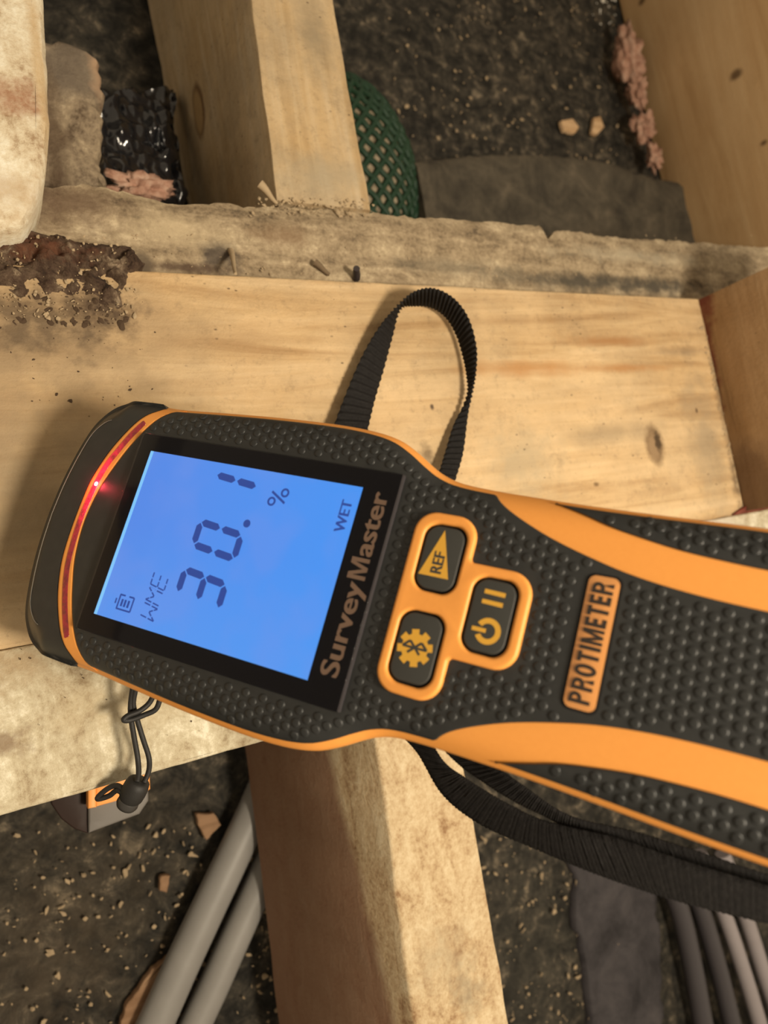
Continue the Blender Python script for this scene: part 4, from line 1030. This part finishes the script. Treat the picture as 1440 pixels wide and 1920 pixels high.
# ---------------------------------------------------------------- wrist strap
m_web = M('black_webbing', 0.8, 0.25); m_web = m_web.out(m_web.mix(m_web.rng(m_web.noise(900), 0.4, 0.7, 0, 0.6), (0.008, 0.007, 0.007), (0.021, 0.019, 0.018)), m_web.noise(3000, m_web.scaled((1, 1, 1)), 3, 0.7), 0.0003, 0.7)
def ribbon(name, L_, R_, parent=None, n=260, th=0.0006, rib=0.00035, nrib=60, label=None):
    """woven band between two edges, ribbed across"""
    A_ = catmull(L_, n); B_ = catmull(R_, n); V = []; F = []
    A_ = A_ ; ns = 7
    for i in range(n):
        t = A_[min(i + 1, n - 1)] - A_[max(i - 1, 0)] + B_[min(i + 1, n - 1)] - B_[max(i - 1, 0)]
        w = B_[i] - A_[i]; nn2 = np.cross(t, w); nn2 = nn2 / (np.linalg.norm(nn2) + 1e-12)
        rr = rib * math.sin(i / n * nrib * 2 * math.pi)
        jag = 0.00012 * math.sin(i / n * nrib * 2 * math.pi)
        for side in (1, -1):
            for k in range(ns):
                f = k / (ns - 1); e = 1 if 0 < k < ns - 1 else 0.3
                p = A_[i] * (1 - f) + B_[i] * f + nn2 * side * (th * e + rr * e * side * side) * 1.0
                p = p + (A_[i] - B_[i]) / (np.linalg.norm(w) + 1e-9) * jag * (1 if k == 0 else (-1 if k == ns - 1 else 0))
                V.append(tuple(p))
    m_ = 2 * ns
    def idx(i, side, k): return i * m_ + (0 if side > 0 else ns) + k
    for i in range(n - 1):
        for k in range(ns - 1):
            F.append((idx(i, 1, k), idx(i + 1, 1, k), idx(i + 1, 1, k + 1), idx(i, 1, k + 1)))
            F.append((idx(i, -1, k), idx(i, -1, k + 1), idx(i + 1, -1, k + 1), idx(i + 1, -1, k)))
        F.append((idx(i, 1, 0), idx(i, -1, 0), idx(i + 1, -1, 0), idx(i + 1, 1, 0)))
        F.append((idx(i, 1, ns - 1), idx(i + 1, 1, ns - 1), idx(i + 1, -1, ns - 1), idx(i, -1, ns - 1)))
    return mesh(name, V, F, m_web, parent, True, 70)
strap = empty('wrist_strap', at(760, 760, ZT))
tag(strap, 'black ribbed webbing strap looping out above the meter and trailing off at lower right', 'strap')
def loc(v): return tuple(Vector(v) - strap.location)
def E3(px, py, z): return loc(at(px, py, z))
zb_ = ZT
Lp = [(600, 900, .186), (622, 812, .183), (650, 735, .182), (682, 662, .182), (715, 608, .184), (745, 575, .188), (775, 548, .192), (812, 541, .194), (850, 559, .193), (878, 596, .191), (893, 650, .189), (892, 700, .186), (884, 738, .183), (876, 790, .181), (868, 850, .182), (852, 905, .184), (825, 985, .186)]
Rp = [(668, 900, .184), (688, 812, .180), (702, 752, .177), (720, 690, .175), (736, 630, .174), (750, 580, .174), (776, 574, .174), (808, 577, .175), (836, 596, .175), (856, 630, .175), (868, 670, .175), (875, 706, .175), (876, 745, .175), (851, 795, .176), (834, 850, .178), (818, 900, .180), (785, 980, .183)]
ribbon('strap_loop', [E3(a_, b_, max(c2 - 0.005, 0.1735)) for a_, b_, c2 in Lp], [E3(a_, b_, max(c2 - 0.002, 0.1722)) for a_, b_, c2 in Rp], strap, nrib=80, rib=0.0006, n=640)
def EM(px, py, w): return loc(at_meter(px, py, w))
Lo = [(700, 1330, -40), (742, 1370, -40), (783, 1412, -42), (830, 1490, -44), (900, 1545, -44), (1000, 1590, -42), (1100, 1632, -40), (1200, 1668, -38), (1300, 1698, -37), (1440, 1732, -36), (1560, 1756, -36)]
Li = [(760, 1330, -40), (795, 1370, -40), (832, 1428, -40), (872, 1458, -40), (932, 1496, -39), (1005, 1533, -38), (1075, 1552, -37), (1160, 1572, -37), (1290, 1616, -36), (1440, 1660, -36), (1560, 1690, -36)]
ribbon('strap_tail', [EM(*p) for p in Lo], [EM(*p) for p in Li], strap, nrib=110, rib=0.00015)
L2 = [(780, 1350, -37), (850, 1424, -37), (900, 1462, -38), (960, 1500, -39), (1020, 1530, -40), (1080, 1560, -42), (1200, 1605, -43), (1320, 1650, -43), (1440, 1690, -43), (1560, 1720, -43)]
R2 = [(860, 1350, -35), (900, 1420, -35), (945, 1448, -35), (985, 1476, -36), (1030, 1508, -37), (1080, 1534, -38), (1180, 1557, -39), (1290, 1590, -39), (1440, 1640, -39), (1560, 1670, -39)]
ribbon('strap_tail', [EM(*p) for p in L2], [EM(*p) for p in R2], strap, nrib=110, rib=0.00015)

# ---------------------------------------------------------------- cord with toggle
m_cord = plain('black_cord', (0.016, 0.015, 0.014), 0.6, 0.4, 1500)
zc_ = 0.180
cord = empty('toggle_cord', at(250, 1420, zc_))
tag(cord, 'thin black cord loop with a black toggle, hanging below the tip of the meter', 'cord')
def cpath(name, px, r=0.0009, z=zc_):
    bm = bmesh.new(); pts = catmull([tuple(at(x, y, zz if zz else z) - cord.location) for x, y, zz in px], 50)
    sweep(bm, pts.tolist(), r, 10)
    return from_bm(name, bm, m_cord, cord, True)
cpath('cord_strand', [(252, 1275, .186), (246, 1310, .184), (245, 1340, .183), (251, 1380, .182), (258, 1420, .181), (260, 1448, .182), (257, 1466, .183)])
cpath('cord_strand', [(256, 1285, .186), (250, 1318, .184), (256, 1345, .183), (268, 1385, .182), (279, 1420, .181), (279, 1445, .182), (270, 1468, .183)])
cpath('cord_strand', [(290, 1298, .187), (280, 1318, .186), (262, 1333, .186), (240, 1342, .186), (232, 1350, .186), (245, 1350, .1855), (272, 1340, .186), (292, 1330, .187), (300, 1310, .188), (302, 1296, .188)])
cpath('cord_strand', [(240, 1488, .180), (226, 1476, .178), (215, 1473, .176), (200, 1480, .174), (184, 1494, .172), (186, 1498, .172), (205, 1492, .174), (220, 1482, .177), (236, 1492, .180)])
# toggle: barrel body with a push cap
ta = at(262, 1462, .181) - cord.location; tb = at(234, 1516, .176) - cord.location
bm = bmesh.new(); sweep(bm, [ta.lerp(tb, f) for f in (0, .06, .2, .4, .6, .68)], [0.0028, 0.0037, 0.0041, 0.0042, 0.0040, 0.0035], 20); from_bm('toggle_body', bm, m_cord, cord, True, 60)
bm = bmesh.new(); sweep(bm, [ta.lerp(tb, f) for f in (.60, .68, .84, .94, 1.0)], [0.0030, 0.0035, 0.0037, 0.0032, 0.0015], 20); from_bm('toggle_button', bm, plain('toggle_grey', (0.035, 0.033, 0.031), 0.35, 0.5), cord, True, 60)

for o in list(bpy.data.objects):     # outward-facing normals everywhere
    if o.type == 'MESH' and o.name.split('.')[0] not in ('floor',):
        bm = bmesh.new(); bm.from_mesh(o.data); bmesh.ops.recalc_face_normals(bm, faces=bm.faces); bm.to_mesh(o.data); bm.free()
